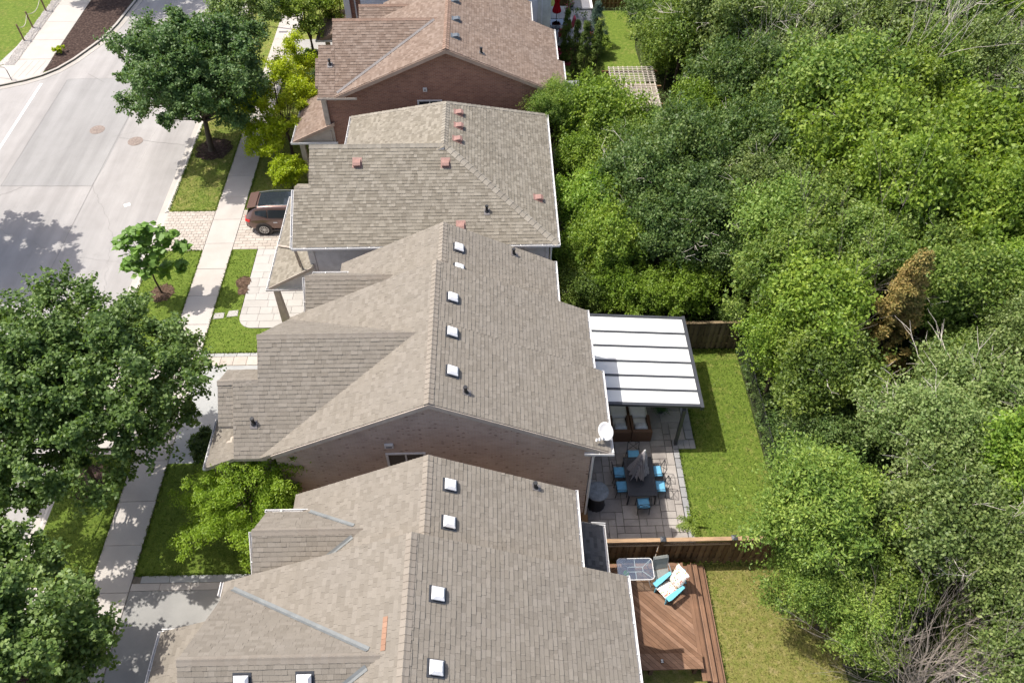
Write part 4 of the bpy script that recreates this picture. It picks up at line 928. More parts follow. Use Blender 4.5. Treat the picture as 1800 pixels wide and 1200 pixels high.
# dining set
tb = thing('dining_table', 'black slatted dining table with a closed umbrella through it', 'table', (5.40, 16.26, .03)); hx, hy, zt = .57, .88, .71
fr = MB(); fr.box(-hx, hx, -hy, -hy + .05, zt - .04, zt); fr.box(-hx, hx, hy - .05, hy, zt - .04, zt); fr.box(-hx, -hx + .05, -hy + .05, hy - .05, zt - .04, zt); fr.box(hx - .05, hx, -hy + .05, hy - .05, zt - .04, zt); fr.build('table_frame', 'black', tb, False)
sm = None; k = 0; y = -hy + .06
while y < hy - .07:
    if sm is None: sm = MB().bbox(-hx + .05, hx - .05, 0, .032, zt - .022, zt - .002, .004).build('slat', 'charcoal', tb, False); o = sm
    else: o = add_obj('slat', sm.data, tb)
    o.location = (0, y, 0); y += .0465
for sx in (-1, 1):
    for sy in (-1, 1): MB().bar((sx * (hx - .06), sy * (hy - .06), zt - .04), (sx * (hx - .03), sy * (hy - .03), 0), .05).build('leg', 'black', tb, False)
um = thing('patio_umbrella', 'closed grey striped umbrella standing in the dining table', 'umbrella', (5.40, 16.38, .03))
MB().tube([(0, 0, 0), (.03, .04, 2.3)], .022, 10).build('pole', 'charcoal', um, False); MB().lathe([(.26, 0), (.26, .05), (.06, .08), (.05, .2)], 20).build('base', 'black', um, False)
m = MB(); n = 40; prof = [(.035, 2.30), (.07, 2.2), (.13, 1.95), (.145, 1.7), (.19, 1.45), (.25, 1.2), (.30, .98), (.29, .90)]
vs = []
for i, (r, z) in enumerate(prof):
    for k in range(n):
        w = 1 + (.34 * (1 if k % 2 else -1) + .18 * math.sin(k * 2.3)) * min(1, i / 3); dr = .12 * math.sin(k * 1.7) * (i > 5)
        vs.append((r * w * math.cos(6.283 * k / n) - .09 * (2.3 - z), r * w * math.sin(6.283 * k / n) - .05 * (2.3 - z), z + dr))
m.add(vs, [(i * n + k, i * n + (k + 1) % n, (i + 1) * n + (k + 1) % n, (i + 1) * n + k) for i in range(len(prof) - 1) for k in range(n)]); m.build('canopy', 'umb', um, False)
MB().lathe([(.04, 2.28), (.05, 2.33), (.02, 2.40)], 10).build('finial', 'white', um, False); MB().lathe([(.15, 0), (.165, .02), (.16, .05)], 14, (-.07, -.03, 1.55)).build('tie_strap', 'cover_grey', um, False)
def dining_chair(label):
    t = thing('dining_chair', label, 'chair', (0, 0, .03), 0, 'black chairs round the dining table'); b = 'black'
    for x in (-.23, .23):
        MB().tube([(x, .21, 0), (x, .20, .44)], .014, 6).build('leg', b, t, False); MB().tube([(x, -.24, 0), (x, -.20, .42), (x, -.24, .62), (x, -.30, .92)], .014, 6).build('leg', b, t, False)
        MB().tube([(x * 1.08, .16, .43), (x * 1.1, .17, .62), (x * 1.08, -.05, .64), (x, -.24, .62)], .014, 6).build('armrest', b, t, False)
    m = MB(); m.box(-.24, .24, -.21, .22, .41, .43); m.build('seat_frame', b, t, False)
    m = MB(); A, B, Cc, D = (-.23, -.21, .46), (.23, -.21, .46), (.23, -.30, .92), (-.23, -.30, .92)
    m.tube([A, Cc], .010, 6); m.tube([B, D], .010, 6); m.tube([D, (0, -.31, .95), Cc], .014, 6); m.build('backrest', b, t, False)
    m = MB(); m.bbox(-.235, .235, -.19, .23, .432, .50, .025); m.build('cushion', 'blue', t, False)
    return t
ch = dining_chair('black chair with blue cushion at the left of the table, farther one')
for i, (x, y, a, lab) in enumerate(((4.62, 16.60, -90, None), (4.66, 15.95, -88, 'black chair with blue cushion at the left of the table, nearer one'), (6.14, 16.62, 92, 'black chair with blue cushion at the lawn side, farther one'),
        (6.18, 15.93, 88, 'black chair with blue cushion at the lawn side, nearer one'), (5.42, 15.18, 2, 'black chair with blue cushion at the near end of the table'), (5.30, 17.42, 180, 'black chair with blue cushion at the far end, behind the umbrella'))):
    o = ch if i == 0 else copy_tree(ch); o.location = (x, y, .03); o.rotation_euler = (0, 0, R_(a))
    if lab: o['label'] = lab
cb = thing('covered_table', 'round grey-topped covered table standing against the brick wall', 'covered table', (3.62, 15.46, .03))
m = MB(); m.lathe([(.43, .96), (.44, .99), (.425, 1.01), (.30, 1.025), (.05, 1.03)], 32); m.build('top', 'cover_grey', cb, False, True)
m = MB(); n = 32; vs = []
for z, r in ((.98, .40), (.7, .31), (.4, .29), (.0, .36)):
    for k in range(n): vs.append((r * (1 + .06 * math.sin(k * 2.9) * (1.1 - z)) * math.cos(6.283 * k / n), r * (1 + .06 * math.sin(k * 2.9) * (1.1 - z)) * math.sin(6.283 * k / n), z))
m.add(vs, [(i * n + k, i * n + (k + 1) % n, (i + 1) * n + (k + 1) % n, (i + 1) * n + k) for i in range(3) for k in range(n)]); m.build('skirt', 'cover_dark', cb, False, True)
# low timber screen and pale step along the house wall
pl_ = thing('timber_planter', 'low brown timber planter with pale stone edge beside the covered table', 'planter', (3.2, 14.9, 0)); MB().bbox(2.98, 3.22, 13.6, 17.9, 0, .55, .01).build('box', 'fence', pl_); MB().bbox(3.225, 3.40, 15.8, 17.9, 0, .18, .01).build('stone_edge', 'slab_grey', pl_)
# satellite dish on the roof corner
sd = thing('satellite_dish', 'white satellite dish on the back roof corner of the brick house', 'satellite dish', (3.45, 15.0, 5.30))
m = MB(); m.tube([(0, 0, -.02), (.0, .0, .25), (.02, .05, .40)], .022, 8); m.build('mast', 'cover_grey', sd, False)
dm = MB(); n = 28; vs = [(0, 0, 0)]
for i in range(1, 6):
    r = i / 5
    for k in range(n): vs.append((0.25 * r * math.cos(6.283 * k / n), .32 * r * math.sin(6.283 * k / n), .09 * r * r))
dm.add(vs, [(0, 1 + k, 1 + (k + 1) % n) for k in range(n)] + [(1 + i * n + k, 1 + i * n + (k + 1) % n, 1 + (i + 1) * n + (k + 1) % n, 1 + (i + 1) * n + k) for i in range(4) for k in range(n)])
d = dm.build('dish', 'white', sd, False, True); d.location = (.02, .02, .46); d.rotation_euler = (R_(38), R_(-14), R_(8)); md = d.modifiers.new('thick', 'SOLIDIFY'); md.thickness = .012
MB().tube([(.0, -.02, .28), (-.20, -.30, .36)], .016, 8).build('arm', 'white', sd, False)
for dx in (-.10, 0, .10): MB().tube([(-.22 + dx, -.30 + dx * .3, .37), (-.19 + dx, -.22 + dx * .3, .43)], [.035, .045], 10).build('receiver', 'white', sd, False)
# near fence between house 1 and house 2 yards: alternating boards, lattice band, cap rail
nf = thing('wooden_fence', 'brown board fence with lattice top between patio and deck', 'fence', (7.5, 12.95, 0)); Yf = 12.95
bmesh_board = MB().bbox(0, .135, -.012, .012, 0, 1.42, .006); f = None; x = 3.45; k = 0
while x < 12.6:
    if not any(abs(x + .07 - p) < .11 for p in (5.65, 8.2, 10.75)):
        if f is None: f = bmesh_board.build('board', 'fence', nf, False); o = f
        else: o = add_obj('board', f.data, nf)
        o.location = Vector((x, Yf + (.024 if k % 2 else -.024), .06)) - nf.location + Vector((0, 0, rnd(-.01, .01))); o.rotation_euler = (0, rnd(-.006, .006), 0)
    x += .108; k += 1
for z in (.25, .85, 1.46): MB().box(3.45, 12.6, Yf - .021, Yf + .021, z, z + .085).build('rail', 'fence', nf)
MB().box(3.45, 12.6, Yf - .04, Yf + .04, 1.50, 1.55).build('rail', 'fence_cap', nf); MB().bbox(3.42, 12.6, Yf - .075, Yf + .075, 1.875, 1.91, .005).build('cap_rail', 'fence_cap', nf)
m = MB(); x = 3.3
while x < 12.6:
    for s in (1, -1):
        a = Vector((x, Yf - .008 * s, 1.555)); b = Vector((x + s * .32, Yf - .008 * s, 1.872)); 
        if 3.45 < min(a.x, b.x) and max(a.x, b.x) < 12.6: m.bar(a, b, .03, .008, (0, 1, 0))
    x += .085
tag(m.build('lattice', 'fence', nf), kind='stuff')
for x in (5.65, 8.2, 10.75):
    p = MB().box(x - .06, x + .06, Yf - .06, Yf + .06, 0, 1.93).build('post', 'fence', nf); MB().add([(x + sx * .1, Yf + sy * .1, 1.931) for sx, sy in ((-1, -1), (1, -1), (1, 1), (-1, 1))] + [(x + sx * .1, Yf + sy * .1, 1.975) for sx, sy in ((-1, -1), (1, -1), (1, 1), (-1, 1))] + [(x, Yf, 2.02)], [(3, 2, 1, 0), (0, 1, 5, 4), (1, 2, 6, 5), (2, 3, 7, 6), (3, 0, 4, 7), (4, 5, 8), (5, 6, 8), (6, 7, 8), (7, 4, 8)]).build('post_cap', 'charcoal', p)
# far fence of the patio yard
ff = thing('wooden_fence', 'weathered board fence at the far end of the green back lawn', 'fence', (8, 23.34, 0)); f = None; x = 3.6; k = 0
while x < 10.62:
    if f is None: f = MB().bbox(0, .14, -.011, .011, 0, 1.72, .006).build('board', 'fence_old', ff, False); o = f
    else: o = add_obj('board', f.data, ff)
    o.location = Vector((x, 23.34 + (.033 if k % 2 else -.033), .05 + rnd(-.012, .012))) - ff.location; x += .12; k += 1
for z in (.3, .85, 1.5): MB().box(3.6, 10.7, 23.32, 23.36, z, z + .09).build('rail', 'fence_old', ff)
MB().bbox(3.6, 10.72, 23.27, 23.41, 1.78, 1.815, .005).build('cap_rail', 'fence_old', ff)
for x in (5.9, 8.3, 10.66): MB().box(x - .05, x + .05, 23.29, 23.39, 0, 1.85).build('post', 'fence_old', ff)
# black chain link fence along the woodland
cf = thing('chain_link_fence', 'black chain-link fence between the green lawn and the trees', 'fence', (10.8, 19, 0)); X = 10.86
def fx(y): return 10.84 - .0035 * (y - 20) ** 2
ys_ = [13.3, 15.2, 17.0, 18.9, 20.8, 22.6, 24.0]
for y in ys_:
    p = MB().tube([(fx(y), y, -.02), (fx(y), y, 1.26)], .028, 8).build('post', 'black', cf); MB().lathe([(.035, 0), (.036, .03), (.01, .06)], 8, (fx(y), y, 1.26)).build('post_cap', 'black', p)
MB().tube([(fx(y), y, 1.22) for y in ys_], .02, 6).build('top_rail', 'black', cf); MB().tube([(fx(y), y, .06) for y in ys_], .006, 5).build('tension_wire', 'black', cf)
m = MB(); y = 12.2
while y < 24:
    for s in (1, -1):
        y0, y1 = y, y + s * 1.14; z0, z1 = .06, 1.2
        if 13.3 <= min(y0, y1) and max(y0, y1) <= 24: m.bar((fx(y0), y0, z0), (fx(y1), y1, z1), .0035, .0035)
    y += .085
tag(m.build('wire_mesh', 'black', cf), kind='stuff')

# ------------------------------------------------------------------ deck of house 1
dk = thing('timber_deck', 'brown stained timber deck with diagonal boards and three steps', 'deck', (5.3, 11, 0)); DZ = .60
outl = ccw([(3.05, 9.36), (6.52, 9.36), (6.52, 12.55), (3.05, 12.55)]); w = .142
c0 = 3.05 + 9.36 - .2; u = Vector((.7071, -.7071)); v = Vector((.7071, .7071)); k = 0; s = 8.7
while s < 13.6:
    a = [(v.x * s + u.x * t, v.y * s + u.y * t) for t in (-8, 8)]; b = [(v.x * (s + w - .008) + u.x * t, v.y * (s + w - .008) + u.y * t) for t in (8, -8)]
    q = clip(ccw([a[0], a[1], b[0], b[1]]), outl)
    if len(q) > 2 and area2(q) > .004:
        c = Vector((sum(p[0] for p in q) / len(q), sum(p[1] for p in q) / len(q))); o = MB().prism([((p[0] - c.x) * .7071 - (p[1] - c.y) * .7071, (p[0] - c.x) * .7071 + (p[1] - c.y) * .7071, 0) for p in q], (0, 0, -.035)).build('deck_board', 'deck', dk, False)
        o.location = Vector((c.x, c.y, DZ + rnd(-.002, .002))) - dk.location; o.rotation_euler = (0, 0, R_(-45))
    s += w
def plank(x0, x1, y0, y1, z, nm='deck_board', along='y', mat='deck', par=None, th=.035):
    L, W = (y1 - y0, x1 - x0) if along == 'y' else (x1 - x0, y1 - y0)
    o = MB().bbox(-L / 2, L / 2, -W / 2, W / 2, -th, 0, .005).build(nm, mat, par or dk, False); o.location = Vector(((x0 + x1) / 2, (y0 + y1) / 2, z)) - (par or dk).location; o.rotation_euler = (0, 0, R_(90) if along == 'y' else 0); return o
plank(6.525, 6.66, 8.5, 12.55, DZ); plank(6.665, 6.80, 8.5, 12.6, DZ)
for k in range(3):
    plank(3.6, 6.52, 12.555 + k * .14, 12.69 + k * .14, DZ, along='x') if k < 1 else None
for i, (x0, z) in enumerate(((6.84, .42), (7.09, .24), (7.30, .12))):
    plank(x0, x0 + .115, 8.5 - .05 * i, 12.72, z, 'stair_tread'); plank(x0 + .12, x0 + .23, 8.5 - .05 * i, 12.72, z, 'stair_tread') if i < 2 else None
    MB().box(x0 - .03, x0 - .006, 8.5, 12.7, z - .1, z + .14).build('riser', 'deck', dk)
MB().box(3.05, 6.8, 9.355, 9.385, .0, .56).build('skirt', 'deck', dk); MB().box(3.1, 6.75, 9.5, 12.5, .3, .55).build('joist_frame', 'deck', dk)
bn = thing('deck_bench', 'low timber bench box along the near side of the deck', 'bench', (5.2, 9.05, 0)); s = 3.1
ob = ccw([(3.1, 8.80), (6.56, 8.80), (6.56, 9.33), (3.1, 9.33)]); s = 8.3
while s < 11.4:
    a = [(v.x * s + u.x * t, v.y * s + u.y * t) for t in (-8, 8)]; b = [(v.x * (s + w - .008) + u.x * t, v.y * (s + w - .008) + u.y * t) for t in (8, -8)]
    q = clip(ccw([a[0], a[1], b[0], b[1]]), ob)
    if len(q) > 2 and area2(q) > .003: MB().prism([(p[0], p[1], .90) for p in q], (0, 0, -.035)).build('seat_board', 'deck', bn)
    s += w
for x in (3.3, 4.9, 6.4): MB().box(x - .06, x + .06, 8.92, 9.2, 0, .864).build('leg', 'deck', bn)
MB().box(3.1, 6.54, 8.83, 8.86, .74, .864).build('apron', 'deck', bn)
sl_ = thing('solar_light', 'small black and white light on the deck bench', 'light', (5.2, 9.07, .90)); MB().bbox(-.05, .05, -.06, .06, 0, .03, .008).build('base', 'black', sl_, False); MB().bbox(-.04, .04, .015, .045, .03, .045, .004).build('lens', 'white', sl_, False); MB().bbox(-.04, .04, -.05, -.02, .03, .045, .004).build('lens', 'white', sl_, False)
# glass table
gt = thing('glass_table', 'glass garden table with white frame on the brown deck', 'table', (4.64, 12.14, .60)); gx, gy, gz = .63, .40, .72
def rrect(hx, hy, r, z, n=5):
    pts = []
    for cx, cy, a0 in ((hx - r, hy - r, 0), (-hx + r, hy - r, 90), (-hx + r, -hy + r, 180), (hx - r, -hy + r, 270)):
        for i in range(n + 1): a = R_(a0 + 90 * i / n); pts.append((cx + r * math.cos(a), cy + r * math.sin(a), z))
    return pts
p = rrect(gx, gy, .12, gz); MB().tube(p + p[:1], .016, 6, cap=False).build('rim', 'white', gt, False)
MB().prism(rrect(gx - .01, gy - .01, .11, gz + .004), (0, 0, -.008)).build('glass_top', 'clear', gt, False)
p = rrect(.27, .09, .06, gz - .03); MB().tube(p + p[:1], .013, 6, cap=False).build('inner_ring', 'white', gt, False)
for a, b in (((.25, .07), (gx - .04, gy - .04)), ((-.25, .07), (-gx + .04, gy - .04)), ((.25, -.07), (gx - .04, -gy + .04)), ((-.25, -.07), (-gx + .04, -gy + .04)), ((0, .09), (0, gy)), ((0, -.09), (0, -gy))): MB().tube([(*a, gz - .03), (*b, gz - .012)], .012, 6).build('brace', 'white', gt, False)
for sx in (-1, 1):
    for sy in (-1, 1): MB().tube([(sx * (gx - .06), sy * (gy - .06), gz - .02), (sx * (gx - .14), sy * (gy - .12), .35), (sx * (gx - .04), sy * (gy - .02), .0)], .014, 6).build('leg', 'white', gt, False)
fb = tag(MB().lathe([(.02, 0), (.10, .012), (.105, .03), (.04, .04)], 16, (4.40, 12.30, .62)).build('flying_disc', 'green'), 'lime green disc under the glass table on the deck', 'disc')
# sling chair
sc_ = thing('sling_chair', 'grey sling patio chair behind the blue armchair', 'chair', (5.60, 12.12, .60), R_(188))
for x in (-.27, .27):
    MB().tube([(x, -.34, 1.0), (x, -.30, .95), (x, -.14, .40), (x, .26, .42)], .014, 6).build('side_rail', 'cover_grey', sc_, False); MB().tube([(x * 1.05, .24, .42), (x * 1.1, .30, 0)], .014, 6).build('leg', 'cover_grey', sc_, False); MB().tube([(x * 1.05, -.12, .42), (x * 1.1, -.30, 0)], .014, 6).build('leg', 'cover_grey', sc_, False)
    MB().tube([(x * 1.08, .24, .42), (x * 1.12, .20, .62), (x * 1.1, -.20, .64)], [.014, .022, .018], 6).build('armrest', 'cover_grey', sc_, False)
def slab_curve(pts, x0, x1, th, mat, nm, par):
    m = MB(); n = len(pts); vs = []
    for x in (x0, x1):
        for y, z in pts: vs.append((x, y, z))
        for y, z in pts: vs.append((x, y, z - th))
    fs = []
    for i in range(n - 1): fs += [(i, i + 1, 2 * n + i + 1, 2 * n + i), (n + i, 3 * n + i, 3 * n + i + 1, n + i + 1), (i, n + i, n + i + 1, i + 1), (2 * n + i, 2 * n + i + 1, 3 * n + i + 1, 3 * n + i)]
    fs += [(0, 2 * n, 3 * n, n), (n - 1, 2 * n - 1, 4 * n - 1, 3 * n - 1)]; m.add(vs, fs); return m.build(nm, mat, par, False)
slab_curve([(.27, .425), (.05, .40), (-.13, .41)], -.255, .255, .012, 'sling', 'seat', sc_); slab_curve([(-.145, .42), (-.22, .62), (-.30, .93), (-.36, .99), (-.40, .96)], -.255, .255, .012, 'sling', 'backrest', sc_)
# blue adirondack chair with floral cushion
ad = thing('armchair', 'aqua blue wooden armchair with white floral cushion on the deck', 'chair', (5.86, 11.62, .60), R_(125))
for sx in (-1, 1):
    MB().bar((sx * .27, .42, .0), (sx * .27, .42, .52), .10, .03, (1, 0, 0)).build('leg', 'aqua', ad, False); MB().bar((sx * .25, .46, .36), (sx * .25, -.52, .06), .03, .12).build('side_rail', 'aqua', ad, False)
    m = MB(); m.prism([(sx * .24, .50, .53), (sx * .41, .50, .53), (sx * .43, .35, .53), (sx * .38, -.30, .53), (sx * .28, -.30, .53), (sx * .24, .2, .53)], (0, 0, .028)); m.build('armrest', 'aqua', ad, False)
    MB().bar((sx * .30, -.26, .0), (sx * .30, -.26, .53), .03, .08).build('leg', 'aqua', ad, False)
for k in range(6): MB().box(-.25, .25, .38 - k * .115, .47 - k * .115, .395 - k * .034, .415 - k * .034).build('seat_slat', 'aqua', ad, False)
for k in range(-2, 3):
    o = MB().box(k * .105 - .046, k * .105 + .046, -.012, .012, 0, .86 - .035 * k * k).build('back_slat', 'aqua', ad, False); o.location = (0, -.22, .24); o.rotation_euler = (R_(22), 0, 0)
MB().bar((-.30, -.42, .62), (.30, -.42, .62), .03, .06).build('back_rail', 'aqua', ad, False)
def pillow_curve(pts, w0, w1, th, nm):
    m = MB(); n = 9; k = len(pts); vs = []
    for s in (0, 1):
        for i, (y, z, ny, nz) in enumerate(pts):
            w = w0 + (w1 - w0) * i / (k - 1)
            for j in range(n):
                a = 2 * j / (n - 1) - 1; e = max(.15, 1 - abs(a) ** 4) * max(.3, 1 - abs(2 * i / (k - 1) - 1) ** 6); vs.append((a * w, y + ny * th * (e if s else 0), z + nz * th * (e if s else 0)))
    fs = []
    for s in (0, 1):
        for i in range(k - 1):
            for j in range(n - 1):
                b = s * k * n + i * n + j; fs.append((b, b + 1, b + n + 1, b + n) if s else (b, b + n, b + n + 1, b + 1))
    N = k * n
    for i in range(k - 1): fs += [(i * n, N + i * n, N + (i + 1) * n, (i + 1) * n), (i * n + n - 1, (i + 1) * n + n - 1, N + (i + 1) * n + n - 1, N + i * n + n - 1)]
    for j in range(n - 1): fs += [(j, j + 1, N + j + 1, N + j), ((k - 1) * n + j, N + (k - 1) * n + j, N + (k - 1) * n + j + 1, (k - 1) * n + j + 1)]
    m.add(vs, fs); return m.build(nm, 'floral', ad, False, True)
pillow_curve([(.48 - .14 * i, .425 - .040 * i, .28, .96) for i in range(6)], .25, .25, .09, 'seat_cushion')
pillow_curve([(-.17 - .047 * i, .28 + .118 * i, .93, .36) for i in range(8)], .26, .29, .10, 'back_cushion')

# ------------------------------------------------------------------ far back yards: pergola, barbecue, deck and red umbrella
pg = thing('pergola', 'pale timber pergola with lattice roof among the trees', 'pergola', (8.0, 41.2, 0))
for x in (6.75, 9.15):
    for y in (39.5, 42.9): MB().box(x - .06, x + .06, y - .06, y + .06, 0, 2.36).build('post', 'fence', pg)
for y in (39.45, 41.3, 42.95): MB().box(6.3, 9.6, y - .04, y + .04, 2.3, 2.44).build('beam', 'fence', pg)
f = None
for k in range(10):
    o = MB().box(-.028, .028, 39.1, 43.3, 2.445, 2.52).build('rafter', 'pergola', pg) if f is None else add_obj('rafter', f.data, pg)
    f = f or o; o.location.x = 6.72 + k * .28 - (0)
for k in range(9): MB().box(6.65, 9.35, 41.6 + k * .19, 41.645 + k * .19, 2.522, 2.55).build('cross_slat', 'pergola', pg)
for k in range(16): MB().box(6.68, 9.32, 39.22 + k * .145, 39.35 + k * .145, 2.41, 2.436).build('cover_board', 'pergola_deck', pg)
for k in range(5): MB().box(6.68, 9.32, 39.3 + k * .46, 39.34 + k * .46, 2.522, 2.55).build('cross_slat', 'pergola', pg)
for o in [c for c in pg.children if c.name.startswith('rafter')]: pass
ck = thing('folding_chair', 'black folding chair beneath the near edge of the pergola', 'chair', (8.35, 38.55, 0), R_(15))
MB().prism([(-.25, 0, .42), (.25, 0, .42), (.25, .45, .45), (-.25, .45, .45)], (0, 0, -.02)).build('seat', 'black', ck, False); MB().prism([(-.25, .46, .47), (.25, .46, .47), (.22, .68, 1.0), (-.22, .68, 1.0)], (0, .02, 0)).build('backrest', 'black', ck, False)
for sx in (-1, 1): MB().bar((sx * .25, .05, 0), (sx * .25, .55, .85), .03).build('leg', 'black', ck, False); MB().bar((sx * .23, .5, 0), (sx * .23, .0, .44), .03).build('leg', 'black', ck, False)
bq = thing('covered_barbecue', 'barbecue under a grey cover beside the columnar cedars', 'barbecue', (4.65, 44.0, 0)); m = MB(); vs = []
for z, a, b in ((0, .62, .30), (.75, .60, .29), (.95, .58, .27), (1.08, .42, .16)): vs += [(-a, -b, z), (a, -b, z), (a, b, z), (-a, b, z)]
m.add(vs, [(i * 4 + k, i * 4 + (k + 1) % 4, i * 4 + 4 + (k + 1) % 4, i * 4 + 4 + k) for i in range(3) for k in range(4)] + [(12, 13, 14, 15)]); m.build('cover', 'cover_grey', bq, False); MB().box(-.5, .5, -.2, .2, 0, .5).build('cabinet', 'black', bq, False)
d5 = thing('grey_deck', 'grey composite deck behind the white siding house', 'deck', (5, 51.5, 0)); f = None
for k in range(24):
    o = MB().bbox(0, .135, 48.9, 54.2, .76, .80, .005).build('deck_board', 'deck_grey', d5) if f is None else add_obj('deck_board', f.data, d5)
    f = f or o; o.location.x = 3.34 + k * .14
MB().box(3.36, 6.66, 48.95, 54.1, 0, .755).build('skirt', 'charcoal', d5)
for k in range(4): MB().box(3.6, 5.0, 48.9 - .3 * (k + 1), 48.9 - .3 * k - .01, .02, .6 - .15 * k).build('step', 'redchair', d5)
u5 = thing('patio_umbrella', 'closed red umbrella on the grey deck', 'umbrella', (4.1, 51.2, .80)); MB().tube([(0, 0, 0), (0, 0, 2.6)], .022, 8).build('pole', 'black', u5, False); MB().lathe([(.3, 0), (.3, .06), (.05, .1)], 16).build('base', 'black', u5, False)
m = MB(); n = 24; vs = []
for r, z in ((.03, 2.65), (.14, 2.5), (.20, 2.1), (.13, 1.75), (.14, 1.65), (.26, 1.2), (.24, 1.1)): vs += [(r * (1 + (.18 if k % 2 else -.18)) * math.cos(6.283 * k / n), r * (1 + (.18 if k % 2 else -.18)) * math.sin(6.283 * k / n), z) for k in range(n)]
m.add(vs, [(i * n + k, i * n + (k + 1) % n, (i + 1) * n + (k + 1) % n, (i + 1) * n + k) for i in range(6) for k in range(n)]); m.build('canopy', 'red', u5, False)
t5 = thing('glass_table', 'glass garden table beneath the closed red umbrella', 'table', (4.15, 50.6, .80)); p = rrect(.6, .42, .1, .72); MB().tube(p + p[:1], .02, 6, cap=False).build('rim', 'black', t5, False); MB().prism(rrect(.59, .41, .1, .724), (0, 0, -.008)).build('glass_top', 'clear', t5, False)
for sx in (-1, 1):
    for sy in (-1, 1): MB().bar((sx * .5, sy * .33, 0), (sx * .5, sy * .33, .7), .03).build('leg', 'black', t5, False)
c5 = thing('garden_chair', 'red cushioned garden chair at the near side of the far glass table', 'chair', (4.4, 49.5, .80), 0, 'red garden chairs on the grey deck')
MB().bbox(-.26, .26, -.24, .26, .36, .48, .03).build('seat', 'redchair', c5, False); o = MB().bbox(-.26, .26, -.05, .05, 0, .6, .03).build('backrest', 'redchair', c5, False); o.location = (0, -.26, .45); o.rotation_euler = (R_(14), 0, 0)
for sx in (-1, 1):
    for sy in (-1, 1): MB().bar((sx * .23, sy * .22, 0), (sx * .23, sy * .22, .36), .03).build('leg', 'black', c5, False)
for x, y, a, lab in ((4.9, 50.6, 95, 'red cushioned garden chair at the lawn side of the far glass table'), (3.7, 49.4, -10, 'red cushioned garden chair beside the white siding wall')):
    o = copy_tree(c5); o.location = (x, y, .80); o.rotation_euler.z = R_(a); o['label'] = lab
ht = thing('hot_tub', 'dark hot tub with a pale cover at the far fence', 'hot tub', (6.05, 54.6, 0)); MB().bbox(-.75, .75, -1.0, 1.0, 0, .85, .03).build('shell', 'charcoal', ht, False); MB().bbox(-.78, -.01, -1.03, 1.03, .855, .96, .03).build('cover', 'cover_grey', ht, False); MB().bbox(.01, .78, -1.03, 1.03, .855, .96, .03).build('cover', 'cushion', ht, False)
f5 = thing('wooden_fence', 'brown board fence behind the hot tub at the top edge', 'fence', (8.5, 55.4, 0)); f = None
for k in range(44):
    o = MB().bbox(0, .135, -.012, .012, 0, 1.8, .006).build('board', 'fence', f5, False) if f is None else add_obj('board', f.data, f5)
    f = f or o; o.location = (-4.0 + k * .142, (.03 if k % 2 else -.03), .03)
for z in (.3, 1.4): MB().box(4.5, 10.75, 55.38, 55.42, z, z + .09).build('rail', 'fence', f5)
def flower_pot(x, y, lab, hue):
    t = thing('flower_pot', lab, 'flower pot', (x, y, .80), 0, 'flower pots on the grey deck'); MB().lathe([(.11, 0), (.16, .26), (.18, .28), (.15, .28)], 14).build('pot', 'charcoal' if hue else 'white', t, False); m = MB(); m2 = MB()
    for _ in range(90):
        a = rnd(0, 6.28); r = rnd(0, .28); z = .30 + rnd(0, .3) - r * .3; q = Vector((r * math.cos(a), r * math.sin(a), z)); d = Vector((rnd(-1, 1), rnd(-1, 1), rnd(0, 1))).normalized() * .09; e = d.cross(Vector((rnd(-1, 1), rnd(-1, 1), rnd(-1, 1)))).normalized() * .04
        (m2 if random.random() < .3 else m).add([q, q + d * .5 + e, q + d, q + d * .5 - e], [(0, 1, 2, 3)])
    m.build('leaves', 'fern', t, False); m2.build('blossoms', hue or 'cushion', t, False)
M['pink'] = m_paint('pink_petal', (.65, .10, .20), .7)
for x, y, lab, hue in ((5.0, 53.2, 'pink flowers in a dark pot on the grey deck, near the red umbrella', 'pink'), (5.3, 53.8, 'pink flowers in a dark pot beside the hot tub', 'pink'), (5.6, 52.7, 'white flowers in a white pot on the grey deck', None), (6.1, 52.2, 'cream flowers in a white pot at the deck corner', None), (6.35, 50.8, 'red flowers in a dark pot at the lawn edge of the grey deck', 'red'), (6.3, 49.4, 'red flowers in a dark pot at the near corner of the grey deck', 'red')): flower_pot(x, y, lab, hue)

